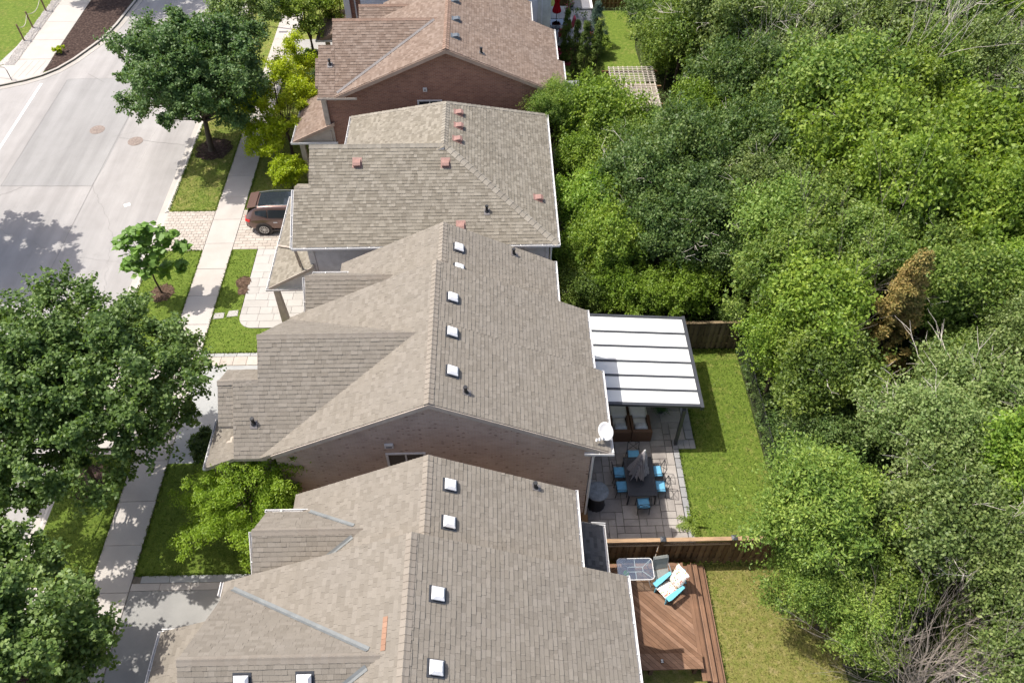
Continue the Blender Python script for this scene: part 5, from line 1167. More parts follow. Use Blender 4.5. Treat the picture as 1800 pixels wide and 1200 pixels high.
# ------------------------------------------------------------------ street side: car, posts and rope, hand rail, street lamp
def suv():
    t = thing('parked_car', 'brown metallic car with glass roof parked nose-in on the driveway', 'car', (-10.85, 32.5, .012))
    # x forward (+X = nose); stations: x, belt half width, sill z, belt z, roof z, roof half width
    St = [(-2.22, .70, .55, .92, .95, .62), (-2.16, .80, .40, .98, 1.02, .66), (-2.0, .88, .30, 1.0, 1.30, .60), (-1.75, .915, .26, 1.01, 1.52, .60), (-1.4, .925, .25, 1.0, 1.60, .61), (-.8, .925, .25, .98, 1.645, .62), (0, .925, .25, .965, 1.64, .62), (.5, .925, .25, .96, 1.58, .61), (.85, .925, .25, .965, 1.38, .60), (1.15, .925, .26, .99, 1.06, .70), (1.6, .91, .28, .95, .98, .68), (2.0, .86, .32, .86, .89, .6), (2.2, .70, .42, .74, .77, .5)]
    prof = lambda b, s, z, r, rw: [(b * .90, s), (b * .985, s + .14), (b, (s + z) / 2 + .08), (b * .97, z - .03), (b * .94, z), (rw + .05, r - .10 if r - z > .2 else r - (r - z) * .4), (rw, r - .03 if r - z > .2 else r - .005), (rw * .6, r), (0, r + .012)]
    m = MB(); vs = []; n = 17
    for x, b, s, z, r, rw in St:
        p = prof(b, s, z, r, rw); full = [(-y, zz) for y, zz in p] + [(y, zz) for y, zz in p[:-1][::-1]]; vs += [(x, y, zz) for y, zz in full]
    fs = [(i * n + k, i * n + k + 1, (i + 1) * n + k + 1, (i + 1) * n + k) for i in range(len(St) - 1) for k in range(n - 1)] + [(i * n, (i + 1) * n, (i + 1) * n + n - 1, i * n + n - 1) for i in range(len(St) - 1)] + [tuple(range(n)), tuple((len(St) - 1) * n + k for k in range(n))[::-1]]
    m.add(vs, fs); body = m.build('body', 'car', t, False, True); sub = body.modifiers.new('s', 'SUBSURF'); sub.levels = 1; sub.render_levels = 2
    def ip(x):
        for a, b in zip(St, St[1:]):
            if a[0] <= x <= b[0]: k = (x - a[0]) / (b[0] - a[0]); return [a[i] + (b[i] - a[i]) * k for i in range(6)]
    for sg in (-1, 1):
        for x0, x1, nm in ((-1.62, -1.02, 'rear_quarter_window'), (-.97, -.05, 'side_window'), (0.0, .78, 'side_window')):
            m = MB(); k = 6; top = []; bot = []
            for i in range(k + 1):
                x = x0 + (x1 - x0) * i / k; _, b, s, z, r, rw = ip(x); q0 = .14 if nm[0] != 'r' else .14 + .35 * (1 - i / k); q1 = .86
                P = lambda f: (x, sg * (b * .955 + (rw + .055 - b * .955) * f + .012), z + .0 + (r - .10 - z) * f)
                bot.append(P(q0)); top.append(P(q1))
            m.add(bot + top, [(i, i + 1, k + 2 + i, k + 1 + i) for i in range(k)]); m.build(nm, 'glass', t, False)
        m = MB(); m.add([(-2.185, sg * .50, .98), (-2.14, sg * .76, .97), (-1.90, sg * .915, 1.0), (-1.95, sg * .925, .86), (-2.19, sg * .80, .84), (-2.235, sg * .52, .88)], [(0, 1, 4, 5), (1, 2, 3, 4)]); o = m.build('tail_light', 'tail', t, False); mo = o.modifiers.new('t', 'SOLIDIFY'); mo.thickness = .03; mo.offset = 1
        for x in (-.75, .3): MB().bbox(x, x + .2, min(sg * .945, sg * .915), max(sg * .945, sg * .915), .80, .835, .008).build('door_handle', 'chrome', t, False)
        for x in (-1.32, 1.38):
            MB().lathe([(.0, 0)] * 0 + [(.37, 0), (.43, .03), (.43, .05)], 24).build('wheel_arch', 'cladding', t, False).matrix_local = Matrix.Translation((x, sg * .90, .36)) @ Matrix.Rotation(R_(-90 * sg), 4, 'X')
            MB().lathe([(.22, -.10), (.345, -.10), (.36, -.06), (.36, .06), (.345, .09), (.24, .095), (.22, .08)], 28).build('tyre', 'rubber', t, False, True).matrix_local = Matrix.Translation((x, sg * .86, .352)) @ Matrix.Rotation(R_(-90 * sg), 4, 'X')
            m = MB(); m.lathe([(.235, .04), (.24, .10), (.215, .10), (.205, .05)], 28); m.lathe([(.05, .05), (.055, .095), (.03, .10)], 12)
            for k in range(10):
                a = 6.283 * k / 10; m.bar((.04 * math.cos(a), .04 * math.sin(a), .08), (.225 * math.cos(a + .09), .225 * math.sin(a + .09), .085), .028, .02)
            m.build('rim', 'chrome', t, False).matrix_local = Matrix.Translation((x, sg * .86, .352)) @ Matrix.Rotation(R_(-90 * sg), 4, 'X')
        MB().bbox(-1.0, 1.0, min(sg * .94, sg * .88), max(sg * .94, sg * .88), .22, .34, .02).build('sill_cladding', 'cladding', t, False); MB().tube([(-1.55, sg * .58, 1.60), (-.8, sg * .60, 1.69), (.2, sg * .60, 1.685), (.5, sg * .59, 1.61)], .016, 6).build('roof_rail', 'chrome', t, False)
    m = MB(); k = 8; L = []
    for i in range(k + 1):
        x = -1.45 + 1.75 * i / k; _, b, s, z, r, rw = ip(x); L.append((x, rw * .86, r + .022))
    m.add([(x, -y, z) for x, y, z in L] + [(x, y, z) for x, y, z in L] + [(x, 0, z + .012) for x, y, z in L], [(i, i + 1, 2 * k + 2 + i + 1, 2 * k + 2 + i) for i in range(k)] + [(2 * k + 2 + i, 2 * k + 3 + i, k + 2 + i, k + 1 + i) for i in range(k)]); m.build('glass_roof', 'glass', t, False)
    MB().add([(-2.02, -.60, 1.33), (-2.02, .60, 1.33), (-1.86, .60, 1.475), (-1.86, -.60, 1.475), (-2.13, -.66, 1.10), (-2.13, .66, 1.10)], [(0, 1, 2, 3), (4, 5, 1, 0)]).build('rear_window', 'glass', t, False)
    MB().prism([(-2.02, -.62, 1.53), (-2.02, .62, 1.53), (-1.55, .62, 1.63), (-1.55, -.62, 1.63)], (0, 0, -.035)).build('spoiler', 'car', t, False)
    MB().prism([(-2.27, -.62, .36), (-2.27, .62, .36), (-2.0, .86, .36), (-2.0, -.86, .36)], (0, 0, .22)).build('bumper', 'cladding', t, False); MB().box(-2.262, -2.25, -.26, .26, .68, .80).build('number_plate', 'white', t, False)
    MB().add([(.82, -.60, 1.43), (.82, .60, 1.43), (1.17, .70, 1.10), (1.17, -.70, 1.10)], [(0, 3, 2, 1)]).build('windscreen', 'glass', t, False)
    return t
suv()
posts = [(-32.20, 51.70), (-32.25, 53.45), (-32.2, 55.85), (-32.2, 58.3)]
for i, (x, y) in enumerate(posts):
    t = thing('rope_post', ['nearest wooden rope post by the pebble strip', 'second wooden rope post from the street corner', 'third wooden rope post from the street corner', 'farthest wooden rope post at the top edge'][i], 'post', (x, y, 0), 0, 'rope posts beside the corner sidewalk')
    MB().tube([(0, 0, -.05), (0, 0, 1.15)], .055, 10).build('shaft', 'post_wood', t, False); MB().lathe([(.06, 1.15), (.062, 1.17), (.02, 1.21)], 10).build('top', 'post_wood', t, False)
for i in range(3):
    a, b = Vector((*posts[i], 1.0)), Vector((*posts[i + 1], 1.0))
    tag(MB().tube([a.lerp(b, k / 10) - Vector((0, 0, .35 * math.sin(math.pi * k / 10))) for k in range(11)], .022, 6).build('rope', 'rope'), ['rope sagging between the two nearest rope posts', 'rope sagging between the second and third rope posts', 'rope sagging towards the post at the top edge'][i], 'rope', 'ropes between the posts')
hr = thing('hand_rail', 'dark metal rail at the street corner ramp', 'rail', (-31.3, 47.0, 0)); MB().tube([(-31.15, 46.75, 0), (-31.15, 46.75, .72), (-31.35, 46.95, .80), (-34.5, 47.6, .80), (-34.6, 47.6, 0)], .025, 8).build('rail', 'charcoal', hr)
lp = thing('street_lamp', 'grey street lamp post at the top edge between two tree crowns', 'street lamp', (-16.9, 53.6, 0)); MB().tube([(0, 0, 0), (0, 0, 1.0), (0, 0, 7.5)], [.12, .09, .06], 12).build('pole', 'kerb', lp, False); MB().tube([(0, 0, 7.3), (-.6, 0, 7.9), (-1.6, 0, 8.0)], .035, 8).build('arm', 'kerb', lp, False); MB().bbox(-2.1, -1.55, -.12, .12, 7.93, 8.05, .03).build('lamp_head', 'cover_grey', lp, False)

def tufts(name, label, boxes, per, mat, seed, h=.07):
    g = np.random.default_rng(seed); P = []
    for x0, x1, y0, y1 in boxes: n = int((x1 - x0) * (y1 - y0) * per); P.append(np.stack([g.uniform(x0, x1, n), g.uniform(y0, y1, n), np.zeros(n)], 1))
    P = np.concatenate(P); n = len(P); a = g.uniform(0, 6.283, n); s = np.stack([np.cos(a), np.sin(a), np.zeros(n)], 1) * g.uniform(.012, .03, n)[:, None]; t = g.normal(size=(n, 3)) * .02; t[:, 2] = h * g.uniform(.4, 1.1, n)
    V = np.stack([P - s, P + s, P + s * .4 + t, P - s * .4 + t], 1).reshape(-1, 3)
    me = bpy.data.meshes.new(name); k = len(V) // 4; me.vertices.add(4 * k); me.loops.add(4 * k); me.polygons.add(k); me.vertices.foreach_set('co', V.astype(np.float32).ravel()); me.loops.foreach_set('vertex_index', np.arange(4 * k, dtype=np.int32)); me.polygons.foreach_set('loop_start', np.arange(0, 4 * k, 4, dtype=np.int32)); me.polygons.foreach_set('loop_total', np.full(k, 4, np.int32)); me.update(calc_edges=True)
    tag(add_obj(name, me, None, mat), label, 'grass', kind='stuff')
M['blade'] = m_leaf('grass_blade', (.080, .132, .022), (.115, .176, .030), (.165, .215, .046), .35, .0); M['blade_dry'] = m_leaf('dry_grass_blade', (.10, .12, .02), (.17, .165, .04), (.28, .24, .09), .3, .0)
tufts('grass_blades', 'short green grass of the lawn beside the patio', [(7.32, 10.75, 13.0, 17.9), (8.04, 10.8, 17.9, 23.3)], 240, 'blade', 1, .045); tufts('grass_blades', 'short dry yellowish grass of the lawn beside the deck', [(7.45, 11.5, 5.5, 12.9)], 240, 'blade_dry', 2, .045)
tufts('grass_blades', 'short green grass of the front lawns and boulevard', [(-17.7, -15.22, 23.05, 30.4), (-17.7, -15.22, 33.6, 46), (-13.66, -12.45, 25.1, 30.4), (-13.66, -9, 23.6, 25.0), (-17.7, -15.22, 12.55, 18.1), (-13.66, -8.2, 12.9, 17.6), (-13.66, -9, 33.7, 46)], 180, 'blade', 3, .045)

tufts('grass_fringe', 'ragged grass fringe along the paved edges of the lawns', [(-15.27, -15.15, 12.6, 18.1), (-15.27, -15.15, 23.1, 30.4), (-15.27, -15.15, 33.6, 47), (-13.74, -13.62, 12.9, 17.6), (-13.74, -13.62, 23.6, 30.4), (-13.74, -13.62, 33.7, 47), (-17.78, -17.66, 23.1, 30.4), (-17.78, -17.66, 33.6, 47), (-13.6, -9, 23.5, 23.62), (-13.6, -8.2, 12.8, 12.94), (7.26, 7.38, 13.1, 17.9), (7.98, 8.1, 18, 23.2), (7.4, 7.52, 8.4, 12.7), (-17.6, -15.25, 30.38, 30.5), (-17.6, -15.25, 33.5, 33.62), (3.6, 10.6, 13.0, 13.1), (7.4, 12, 12.75, 12.9), (8.0, 10.7, 23.1, 23.3)], 700, 'blade', 5, .08)

# ------------------------------------------------------------------ trees and plants
LM = {
 'maple': m_leaf('maple_leaf', (.072, .128, .030), (.138, .218, .052), (.24, .32, .105), .40, .0),
 'maple_dark': m_leaf('maple_dark_leaf', (.044, .098, .028), (.084, .160, .044), (.150, .225, .078), .38, .0),
 'catalpa': m_leaf('catalpa_leaf', (.08, .16, .022), (.14, .25, .04), (.20, .32, .07), .38),
 'gold': m_leaf('gold_leaf', (.21, .29, .008), (.32, .41, .012), (.44, .50, .03), .46, .0),
 'locust': m_leaf('locust_leaf', (.12, .21, .016), (.20, .31, .024), (.28, .39, .04), .46, .0),
 'ash': m_leaf('ash_leaf', (.076, .145, .026), (.165, .265, .046), (.32, .41, .085), .42, .01),
 'bright': m_leaf('bright_leaf', (.080, .150, .018), (.172, .280, .036), (.30, .40, .066), .44, .03),
 'mid': m_leaf('mid_leaf', (.058, .118, .020), (.138, .228, .040), (.26, .345, .080), .42, .03),
 'dark': m_leaf('dark_leaf', (.042, .090, .022), (.092, .162, .040), (.18, .25, .074), .38, .02),
 'grey': m_leaf('grey_leaf', (.075, .128, .034), (.158, .232, .064), (.29, .355, .130), .40, .02),
 'lime': m_leaf('lime_leaf', (.085, .155, .016), (.15, .24, .022), (.22, .31, .04), .42, .01),
 'cedar': m_leaf('cedar_spray', (.045, .090, .014), (.095, .150, .022), (.17, .21, .036), .25, .01, .7),
 'brown': m_leaf('brown_cedar_spray', (.10, .115, .030), (.20, .175, .050), (.34, .235, .080), .3, .02, .7),
 'spruce': m_leaf('spruce_needles', (.035, .075, .052), (.07, .125, .095), (.12, .18, .14), .2, .02, .7),
}
def leaf_mesh(name, C, Rr, n_per, L, W, mat, up=.55, seed=1, rnd_n=.7, flat=.75, shell=.45, fold=.25, shoots=0, centre=None, sw=.30):
    """leaves scattered through clumps: C clump centres (k,3), Rr clump radii"""
    g = np.random.default_rng(seed); C = np.asarray(C, float); Rr = np.asarray(Rr, float); k = len(C)
    idx = np.repeat(np.arange(k), n_per); N = len(idx)
    d = g.normal(size=(N, 3)); d /= np.linalg.norm(d, axis=1)[:, None]; d[:, 2] = np.where(d[:, 2] < -.35, -d[:, 2], d[:, 2])
    rad = (shell + (1 - shell) * g.random(N)) ** .7
    if shoots:      # leaves set along short twigs that fan out from each clump
        cc = np.zeros(3) if centre is None else np.asarray(centre, float); o = C - cc; o = o / (np.linalg.norm(o, axis=1)[:, None] + 1e-6)
        sd = g.normal(size=(k, shoots, 3)) + o[:, None, :] * .75 + np.array([0, 0, .45]); sd /= np.linalg.norm(sd, axis=2)[:, :, None]; ln = g.uniform(.65, 1.35, (k, shoots))
        j = g.integers(0, shoots, N); t = g.random(N) ** .75; d = .6 * d + sd[idx, j]; d /= np.linalg.norm(d, axis=1)[:, None]
        P = C[idx] + sd[idx, j] * (Rr[idx] * t * ln[idx, j])[:, None] * np.array([1, 1, flat]) + g.normal(size=(N, 3)) * (Rr[idx] * sw * (1.05 - .65 * t))[:, None]
    else: P = C[idx] + d * (Rr[idx] * rad)[:, None] * np.array([1, 1, flat])
    nrm = d * .55 + np.array([0, 0, up]) + g.normal(size=(N, 3)) * rnd_n; nrm /= np.linalg.norm(nrm, axis=1)[:, None]
    a = g.normal(size=(N, 3)) + d * .6; a -= nrm * (a * nrm).sum(1)[:, None]; a /= np.linalg.norm(a, axis=1)[:, None]; b = np.cross(nrm, a)
    l = (L * g.uniform(.65, 1.25, N))[:, None]; w = (W * g.uniform(.7, 1.2, N))[:, None]
    V = np.stack([P - a * l * .5, P + a * l * .05 + b * w * .5 - nrm * l * fold * .3, P + a * l * .5 - nrm * l * fold * .4, P + a * l * .05 - b * w * .5 - nrm * l * fold * .3], 1).reshape(-1, 3)
    return quads(name, V, mat)
def quads(name, V, mat):
    n = len(V) // 4; me = bpy.data.meshes.new(name); me.vertices.add(4 * n); me.loops.add(4 * n); me.polygons.add(n)
    me.vertices.foreach_set('co', np.ascontiguousarray(V, np.float32).ravel()); me.loops.foreach_set('vertex_index', np.arange(4 * n, dtype=np.int32))
    me.polygons.foreach_set('loop_start', np.arange(0, 4 * n, 4, dtype=np.int32)); me.polygons.foreach_set('loop_total', np.full(n, 4, np.int32)); me.update(calc_edges=True)
    me.materials.append(LM[mat] if mat in LM else M[mat]); return me
def lobed(seed, n, lo=.5, hi=.86, lobes=7, zs=.95, amp=.24, top=.15):
    """clump centres of an uneven crown of unit radius"""
    g = np.random.default_rng(seed); ld = g.normal(size=(lobes, 3)); ld /= np.linalg.norm(ld, axis=1)[:, None]; ld[:, 2] = np.abs(ld[:, 2]) * .8
    d = g.normal(size=(n, 3)); d /= np.linalg.norm(d, axis=1)[:, None]; d[:, 2] = np.where(d[:, 2] < -.45, -d[:, 2], d[:, 2])
    bump = np.max(np.clip(d @ ld.T, 0, 1) ** 5, axis=1); r = (lo + (hi - lo) * g.random(n) ** .6) * (1 - amp + amp * 1.6 * bump) + top * 0
    P = d * r[:, None] * np.array([1, 1, zs]); return P
def limbs(m, p, d, L, r, depth, g, spread=.6, n=3, seg=3, up=.12, sides=5):
    p = Vector(p); d = Vector(d).normalized(); pts = [p]; rs = [r]
    for i in range(seg):
        d = (d + Vector((g.uniform(-1, 1), g.uniform(-1, 1), g.uniform(-1, 1))) * .16 + Vector((0, 0, up * .3))).normalized(); p = p + d * (L / seg); pts.append(p); rs.append(r * (1 - .62 * (i + 1) / seg))
    m.tube(pts, rs, sides, cap=False)
    if depth > 0:
        for k in range(n):
            t = g.randint(1, seg); q = pts[t]; nd = (d + Vector((g.uniform(-1, 1), g.uniform(-1, 1), g.uniform(-.6, 1))) * spread).normalized(); limbs(m, q, nd, L * g.uniform(.5, .8), max(rs[t] * .62, .004), depth - 1, g, spread, n, seg, up, 4 if depth < 2 else sides)
CR = {}
def crown_variant(sp, v):
    key = (sp, v)
    if key not in CR:
        s = hash_seed(sp) + v * 17
        par = {'ash': (105, 380, .062, .026, .40), 'bright': (105, 280, .068, .042, .38), 'mid': (105, 280, .062, .040, .38), 'dark': (110, 270, .058, .038, .36), 'grey': (115, 260, .050, .036, .36), 'lime': (100, 290, .062, .042, .32)}[sp]
        n, per, L, W, cr = par; C = lobed(s, n, .15, .92, 8, .95, .46); g = np.random.default_rng(s)
        me = leaf_mesh('crown', C, g.uniform(cr * .7, cr * 1.15, n), per, L, W, sp, .5, s, .75, .9, .35, shoots=7, centre=(0, 0, -.5))
        tm = MB(); rg = random.Random(s)
        tm.tube([(0, 0, 0), (rg.uniform(-.05, .05), rg.uniform(-.05, .05), .45), (rg.uniform(-.08, .08), rg.uniform(-.08, .08), .95)], [.075, .055, .035], 7)
        for q in C[:: max(1, n // 14)]:
            tm.tube([(0, 0, .5), (q[0] * .5, q[1] * .5, .80 + q[2] * .12), (q[0] * .9, q[1] * .9, 1 + q[2] * .42)], [.030, .018, .006], 5, cap=False)
        tmo = bpy.data.meshes.new('trunk'); tmo.from_pydata([tuple(x) for x in tm.v], [], tm.f); tmo.materials.append(M['bark'])
        tw = None
        if sp in ('grey', 'dark', 'mid'):
            wm = MB()
            for _ in range({'grey': 16, 'dark': 7, 'mid': 4}[sp]):
                dd = Vector((rg.uniform(-1, 1), rg.uniform(-1, 1), rg.uniform(.1, 1))).normalized(); limbs(wm, dd * .45, dd + Vector((rg.uniform(-.5, .5), rg.uniform(-.5, .5), 0)), rg.uniform(.38, .62), .011, 2, rg, .7, 2, 3, .0, 4)
            tw = bpy.data.meshes.new('twigs'); tw.from_pydata([tuple(x) for x in wm.v], [], wm.f); tw.materials.append(M['bark_pale'])
        CR[key] = (me, tmo, tw)
    return CR[key]
def hash_seed(s): return sum(ord(c) * (i + 3) for i, c in enumerate(s)) % 997
def wood_tree(x, y, zc, r, sp, v, label, group=None, name='broadleaf_tree', squash=1.):
    me, tr, tw = crown_variant(sp, v); t = thing(name, label, 'tree' if 'tree' in name else 'shrub', (x, y, 0), rnd(0, 6.28), group)
    o = add_obj('crown', me, t); o.location = (0, 0, zc); o.scale = (r * rnd(.95, 1.08), r * rnd(.95, 1.08), r * rnd(1.05, 1.45) * squash)
    o = add_obj('trunk', tr, t); o.scale = (r * .75, r * .75, zc)
    if tw is not None: o = add_obj('twigs', tw, t); o['kind'] = 'stuff'; o.location = (0, 0, zc); o.scale = (r, r, r)
    return t
def own_tree(name, label, cat, x, y, C, Rr, per, L, W, mat, base_r, fork, seed, bark='bark', up=.55, flat=.75, rnd_n=.7, group=None, step=3, shell=.4, lean=(0, 0), shoots=7, sw=.30):
    """a tree with clump centres in world coordinates of its own"""
    t = thing(name, label, cat, (x, y, 0), 0, group); C = np.asarray(C, float); loc = C - np.array([x, y, 0])
    add_obj('crown', leaf_mesh('crown', loc, Rr, per, L, W, mat, up, seed, rnd_n, flat, shell, shoots=shoots, centre=(lean[0], lean[1], float(loc[:, 2].mean()) - .8), sw=sw), t)
    m = MB(); g = random.Random(seed); m.tube([(0, 0, -.05), (0, 0, .12), (lean[0] * .5 + g.uniform(-.05, .05), lean[1] * .5, fork * .6), (lean[0], lean[1], fork)], [base_r * 1.5, base_r, base_r * .85, base_r * .75], 10)
    zt = float(loc[:, 2].max()); m.tube([(lean[0], lean[1], fork), (lean[0] + g.uniform(-.2, .2), lean[1], (fork + zt) / 2), (lean[0], lean[1], zt - .4)], [base_r * .7, base_r * .45, .02], 8, cap=False)
    for q in loc[::step]:
        if q[2] < fork + .9: continue
        z0 = fork + (max(q[2] - fork, 0)) * .35 * g.random(); a = Vector((lean[0], lean[1], z0)); b = Vector(q); mid = a.lerp(b, .5) + Vector((g.uniform(-.2, .2), g.uniform(-.2, .2), -.02 * (b - a).length)); m.tube([a, mid, b], [base_r * .36, base_r * .2, .012], 5, cap=False)
    m.build('trunk', bark, t, False); return t
def maple(name, label, x, y, cx, cy, cz, rx, ry, rz, seed, mat, n=150, per=560, L=.135, W=.12):
    g = np.random.default_rng(seed); P = lobed(seed, n, .40, .95, 18, 1.0, .28); P2 = lobed(seed + 5, n // 4, .1, .5, 6); P = np.concatenate([P, P2]); C = P * np.array([rx, ry, rz]) + np.array([cx, cy, cz])
    return own_tree(name, label, 'tree', x, y, C, g.uniform(.45, 1.05, len(C)), per, L, W, mat, .17, 1.9, seed, up=.6, flat=.95, shell=.35, lean=((cx - x) * .4, (cy - y) * .4), shoots=7, sw=.24)
maple('maple_tree', 'large dark green maple by the kerb near the manholes', -16.6, 38.95, -16.25, 39.1, 4.25, 4.4, 4.0, 4.1, 11, 'maple_dark')
maple('maple_tree', 'huge leafy maple over the driveway of the tan brick house', -16.5, 16.9, -15.6, 17.0, 5.3, 5.0, 4.3, 3.6, 12, 'maple', 185)
maple('maple_tree', 'large maple in the bottom left corner over the sidewalk', -16.5, 8.2, -16.0, 8.35, 4.9, 4.7, 3.4, 3.6, 13, 'maple', 165)
maple('maple_tree', 'maple across the street whose shadow falls on the road', -30.2, 30.8, -29.6, 30.8, 7.4, 4.6, 3.6, 3.4, 14, 'maple', 100, 330, .2, .17)
maple('maple_tree', 'maple on the corner lawn whose shadow falls on the dark mulch bed', -31.8, 60.5, -31.8, 60.0, 7.2, 3.8, 3.4, 3.4, 15, 'maple', 80, 200, .2, .17)
maple('maple_tree', 'maple beyond the top edge shading the street', -27.9, 58.8, -27.9, 58.8, 6.8, 3.0, 3.4, 3.0, 16, 'maple', 70, 200, .2, .17)
# young catalpa with big leaves, lobes set as in the photograph
cat = [(-16.9, 27.3, 4.2, .55), (-16.2, 27.4, 4.45, .6), (-15.6, 27.5, 4.1, .55), (-17.3, 27.2, 3.7, .5), (-16.6, 27.0, 3.6, .6), (-15.9, 27.2, 3.5, .55), (-17.1, 26.9, 2.8, .5), (-16.5, 26.8, 2.6, .5), (-17.5, 27.2, 2.6, .4), (-16.0, 27.4, 2.2, .42), (-14.95, 27.5, 3.4, .36), (-15.1, 27.2, 2.5, .34), (-16.3, 27.2, 3.0, .45), (-15.7, 27.8, 3.7, .5), (-16.8, 27.9, 3.6, .5)]
own_tree('young_tree', 'young bright green tree with big leaves in a mulch ring by the driveway', 'tree', -16.5, 27.45, [(c[0] + .28, c[1], c[2] - .45) for c in cat], [c[3] for c in cat], 75, .34, .29, 'catalpa', .05, 1.5, 21, up=.9, flat=.7, rnd_n=.45, step=1, shell=.3)
# golden tree and shrubs before the brown brick house
g_ = np.random.default_rng(5); gc = [(-11.6, 40.6, 4.3), (-11.2, 40.2, 3.6), (-11.9, 40.0, 3.8), (-11.0, 39.4, 3.8), (-10.8, 38.6, 3.2), (-11.4, 38.7, 3.4), (-12.2, 37.8, 3.2), (-12.9, 37.2, 2.9), (-12.4, 36.8, 2.7), (-11.7, 37.2, 2.9), (-13.2, 38.4, 3.2), (-12.6, 39.2, 3.4), (-11.9, 36.4, 2.2), (-12.6, 36.2, 2.0), (-11.0, 37.6, 2.8), (-10.9, 40.6, 3.2), (-11.9, 41.2, 3.4), (-13.0, 36.6, 2.2), (-11.3, 41.6, 4.6), (-11.8, 42.0, 4.3), (-11.0, 41.2, 4.2), (-12.4, 41.0, 4.0), (-12.9, 39.6, 3.4), (-13.3, 37.4, 2.6), (-12.6, 38.0, 3.6)]
gc = np.concatenate([np.array(gc), np.array(gc) + g_.normal(size=(len(gc), 3)) * .42])
own_tree('golden_tree', 'yellow-green leafy tree in front of the brown brick house', 'tree', -11.9, 38.6, gc, g_.uniform(.42, .78, len(gc)), 420, .15, .08, 'gold', .09, 1.3, 22)
def shrub(name, label, x, y, zc, r, mat, seed, n=40, per=330, L=.12, W=.07, zs=.85):
    g = np.random.default_rng(seed); C = lobed(seed, n, .25, .78, 7, zs, .25) * r + np.array([x, y, zc]); C[:, 2] = np.maximum(C[:, 2], .2)
    return own_tree(name, label, 'shrub', x, y, C, g.uniform(.24, .38, n) * r, per, L, W, mat, .03, min(.5, zc * .4), seed, step=4)
shrub('rounded_shrub', 'yellow-green rounded shrub beside the parked car', -11.2, 34.95, 1.3, 1.25, 'gold', 31); shrub('rounded_shrub', 'dark green shrub in front of the brown house porch', -11.0, 43.2, 1.5, 1.5, 'dark', 32); shrub('rounded_shrub', 'dark shrub in the shade beside the driveway of the tan brick house', -11.9, 18.0, .8, .95, 'dark', 33)
shrub('small_shrub', 'small yellow shrub in the corner mulch bed', -29.2, 50.0, .25, .42, 'gold', 34, 14, 160, .09, .05, .6); shrub('small_shrub', 'small plant by the stone walk edge', -10.9, 28.2, .22, .25, 'gold', 35, 8, 60, .08, .05, .7)
shrub('rounded_shrub', 'low shrub at the foot of the white siding house', -11.6, 46.8, 1.0, 1.1, 'mid', 36)
own_c = lobed(41, 60, .3, .85, 9, .9, .25) * np.array([2.5, 2.4, 2.2]) + np.array([-11.6, 47.6, 3.9]); own_tree('broadleaf_tree', 'yellow-green tree at the top edge before the white siding house', 'tree', -11.8, 48.0, own_c, g_.uniform(.45, .8, 60), 330, .14, .09, 'bright', .1, 1.6, 41)
own_c = lobed(42, 60, .3, .85, 9, .9, .25) * np.array([2.5, 2.6, 2.4]) + np.array([-14.9, 45.9, 4.9]); own_tree('broadleaf_tree', 'dark green tree at the top edge beside the street lamp', 'tree', -15.6, 46.6, own_c, g_.uniform(.45, .8, 60), 330, .14, .10, 'maple', .1, 1.6, 42)
own_c = lobed(43, 50, .3, .85, 9, .9, .25) * np.array([1.8, 2.0, 1.8]) + np.array([-10.6, 52.6, 3.4]); own_tree('broadleaf_tree', 'mid-green tree near the porch of the white siding house', 'tree', -10.6, 53.0, own_c, g_.uniform(.4, .7, 50), 330, .14, .09, 'mid', .09, 1.4, 43)
# feathery locust before the nearest house
g_ = np.random.default_rng(9); lc = []
rl = random.Random(4); br = MB()
lt = thing('locust_tree', 'feathery bright green tree in front of the nearest house', 'tree', (-8.95, 14.3, 0)); lb = MB(); lb.tube([(0, 0, -.05), (.05, 0, 1.3)], [.10, .07], 9); pts = []
for k in range(42):
    a = k * 2.399 + rl.uniform(-.2, .2); q = rl.random(); L = rl.uniform(1.7, 3.1); el = .15 + .95 * (1 - q) ; z0 = 1.6 + rl.uniform(0, 2.0); p = Vector((.05, 0, z0)); d = Vector((math.cos(a) * math.cos(el), math.sin(a) * math.cos(el) * .85, math.sin(el))); P = [p]
    for i in range(5):
        d = (d + Vector((0, 0, -.10)) + Vector((rl.uniform(-1, 1), rl.uniform(-1, 1), rl.uniform(-1, 1))) * .12).normalized(); p = p + d * L / 5; P.append(p)
        for _ in range(4 if i else 1): pts.append(tuple(p + Vector((rl.gauss(0, .17), rl.gauss(0, .17), rl.gauss(0, .12)))))
    lb.tube(P, [.035, .028, .02, .014, .009, .004], 5, cap=False)
for k in range(120):
    a = rl.uniform(0, 6.283); r = 1.75 * math.sqrt(rl.random()); pts.append((r * math.cos(a), r * math.sin(a) * .9, 4.9 - .42 * r * r + rl.uniform(-.9, .15)))
lb.build('trunk', 'bark', lt, False); pts = np.array(pts); add_obj('crown', leaf_mesh('crown', pts, g_.uniform(.18, .36, len(pts)), 95, .10, .042, 'locust', .5, 9, .6, .55, .1), lt)
m = MB()
for _ in range(900):
    a = rnd(0, 6.28); r = rnd(.1, .8); q = Vector((-9.0 + r * math.cos(a) * .7, 13.35 + r * math.sin(a) * .6, rnd(.15, .5))); d = Vector((rnd(-1, 1), rnd(-1, 1), rnd(0, 1))).normalized() * .05; e = Vector((-d.y, d.x, .02)); m.add([q, q + d + e, q + d * 2, q + d - e], [(0, 1, 2, 3)])
hy = thing('hydrangea_shrub', 'pale flowering shrub under the feathery tree', 'shrub', (-9.0, 13.35, 0)); m.build('blossoms', 'pillow', hy); add_obj('crown', leaf_mesh('crown', lobed(51, 20, .2, .8) * .55 + np.array([0, 0, .4]), np.full(20, .2), 120, .08, .05, 'mid', .5, 51), hy)

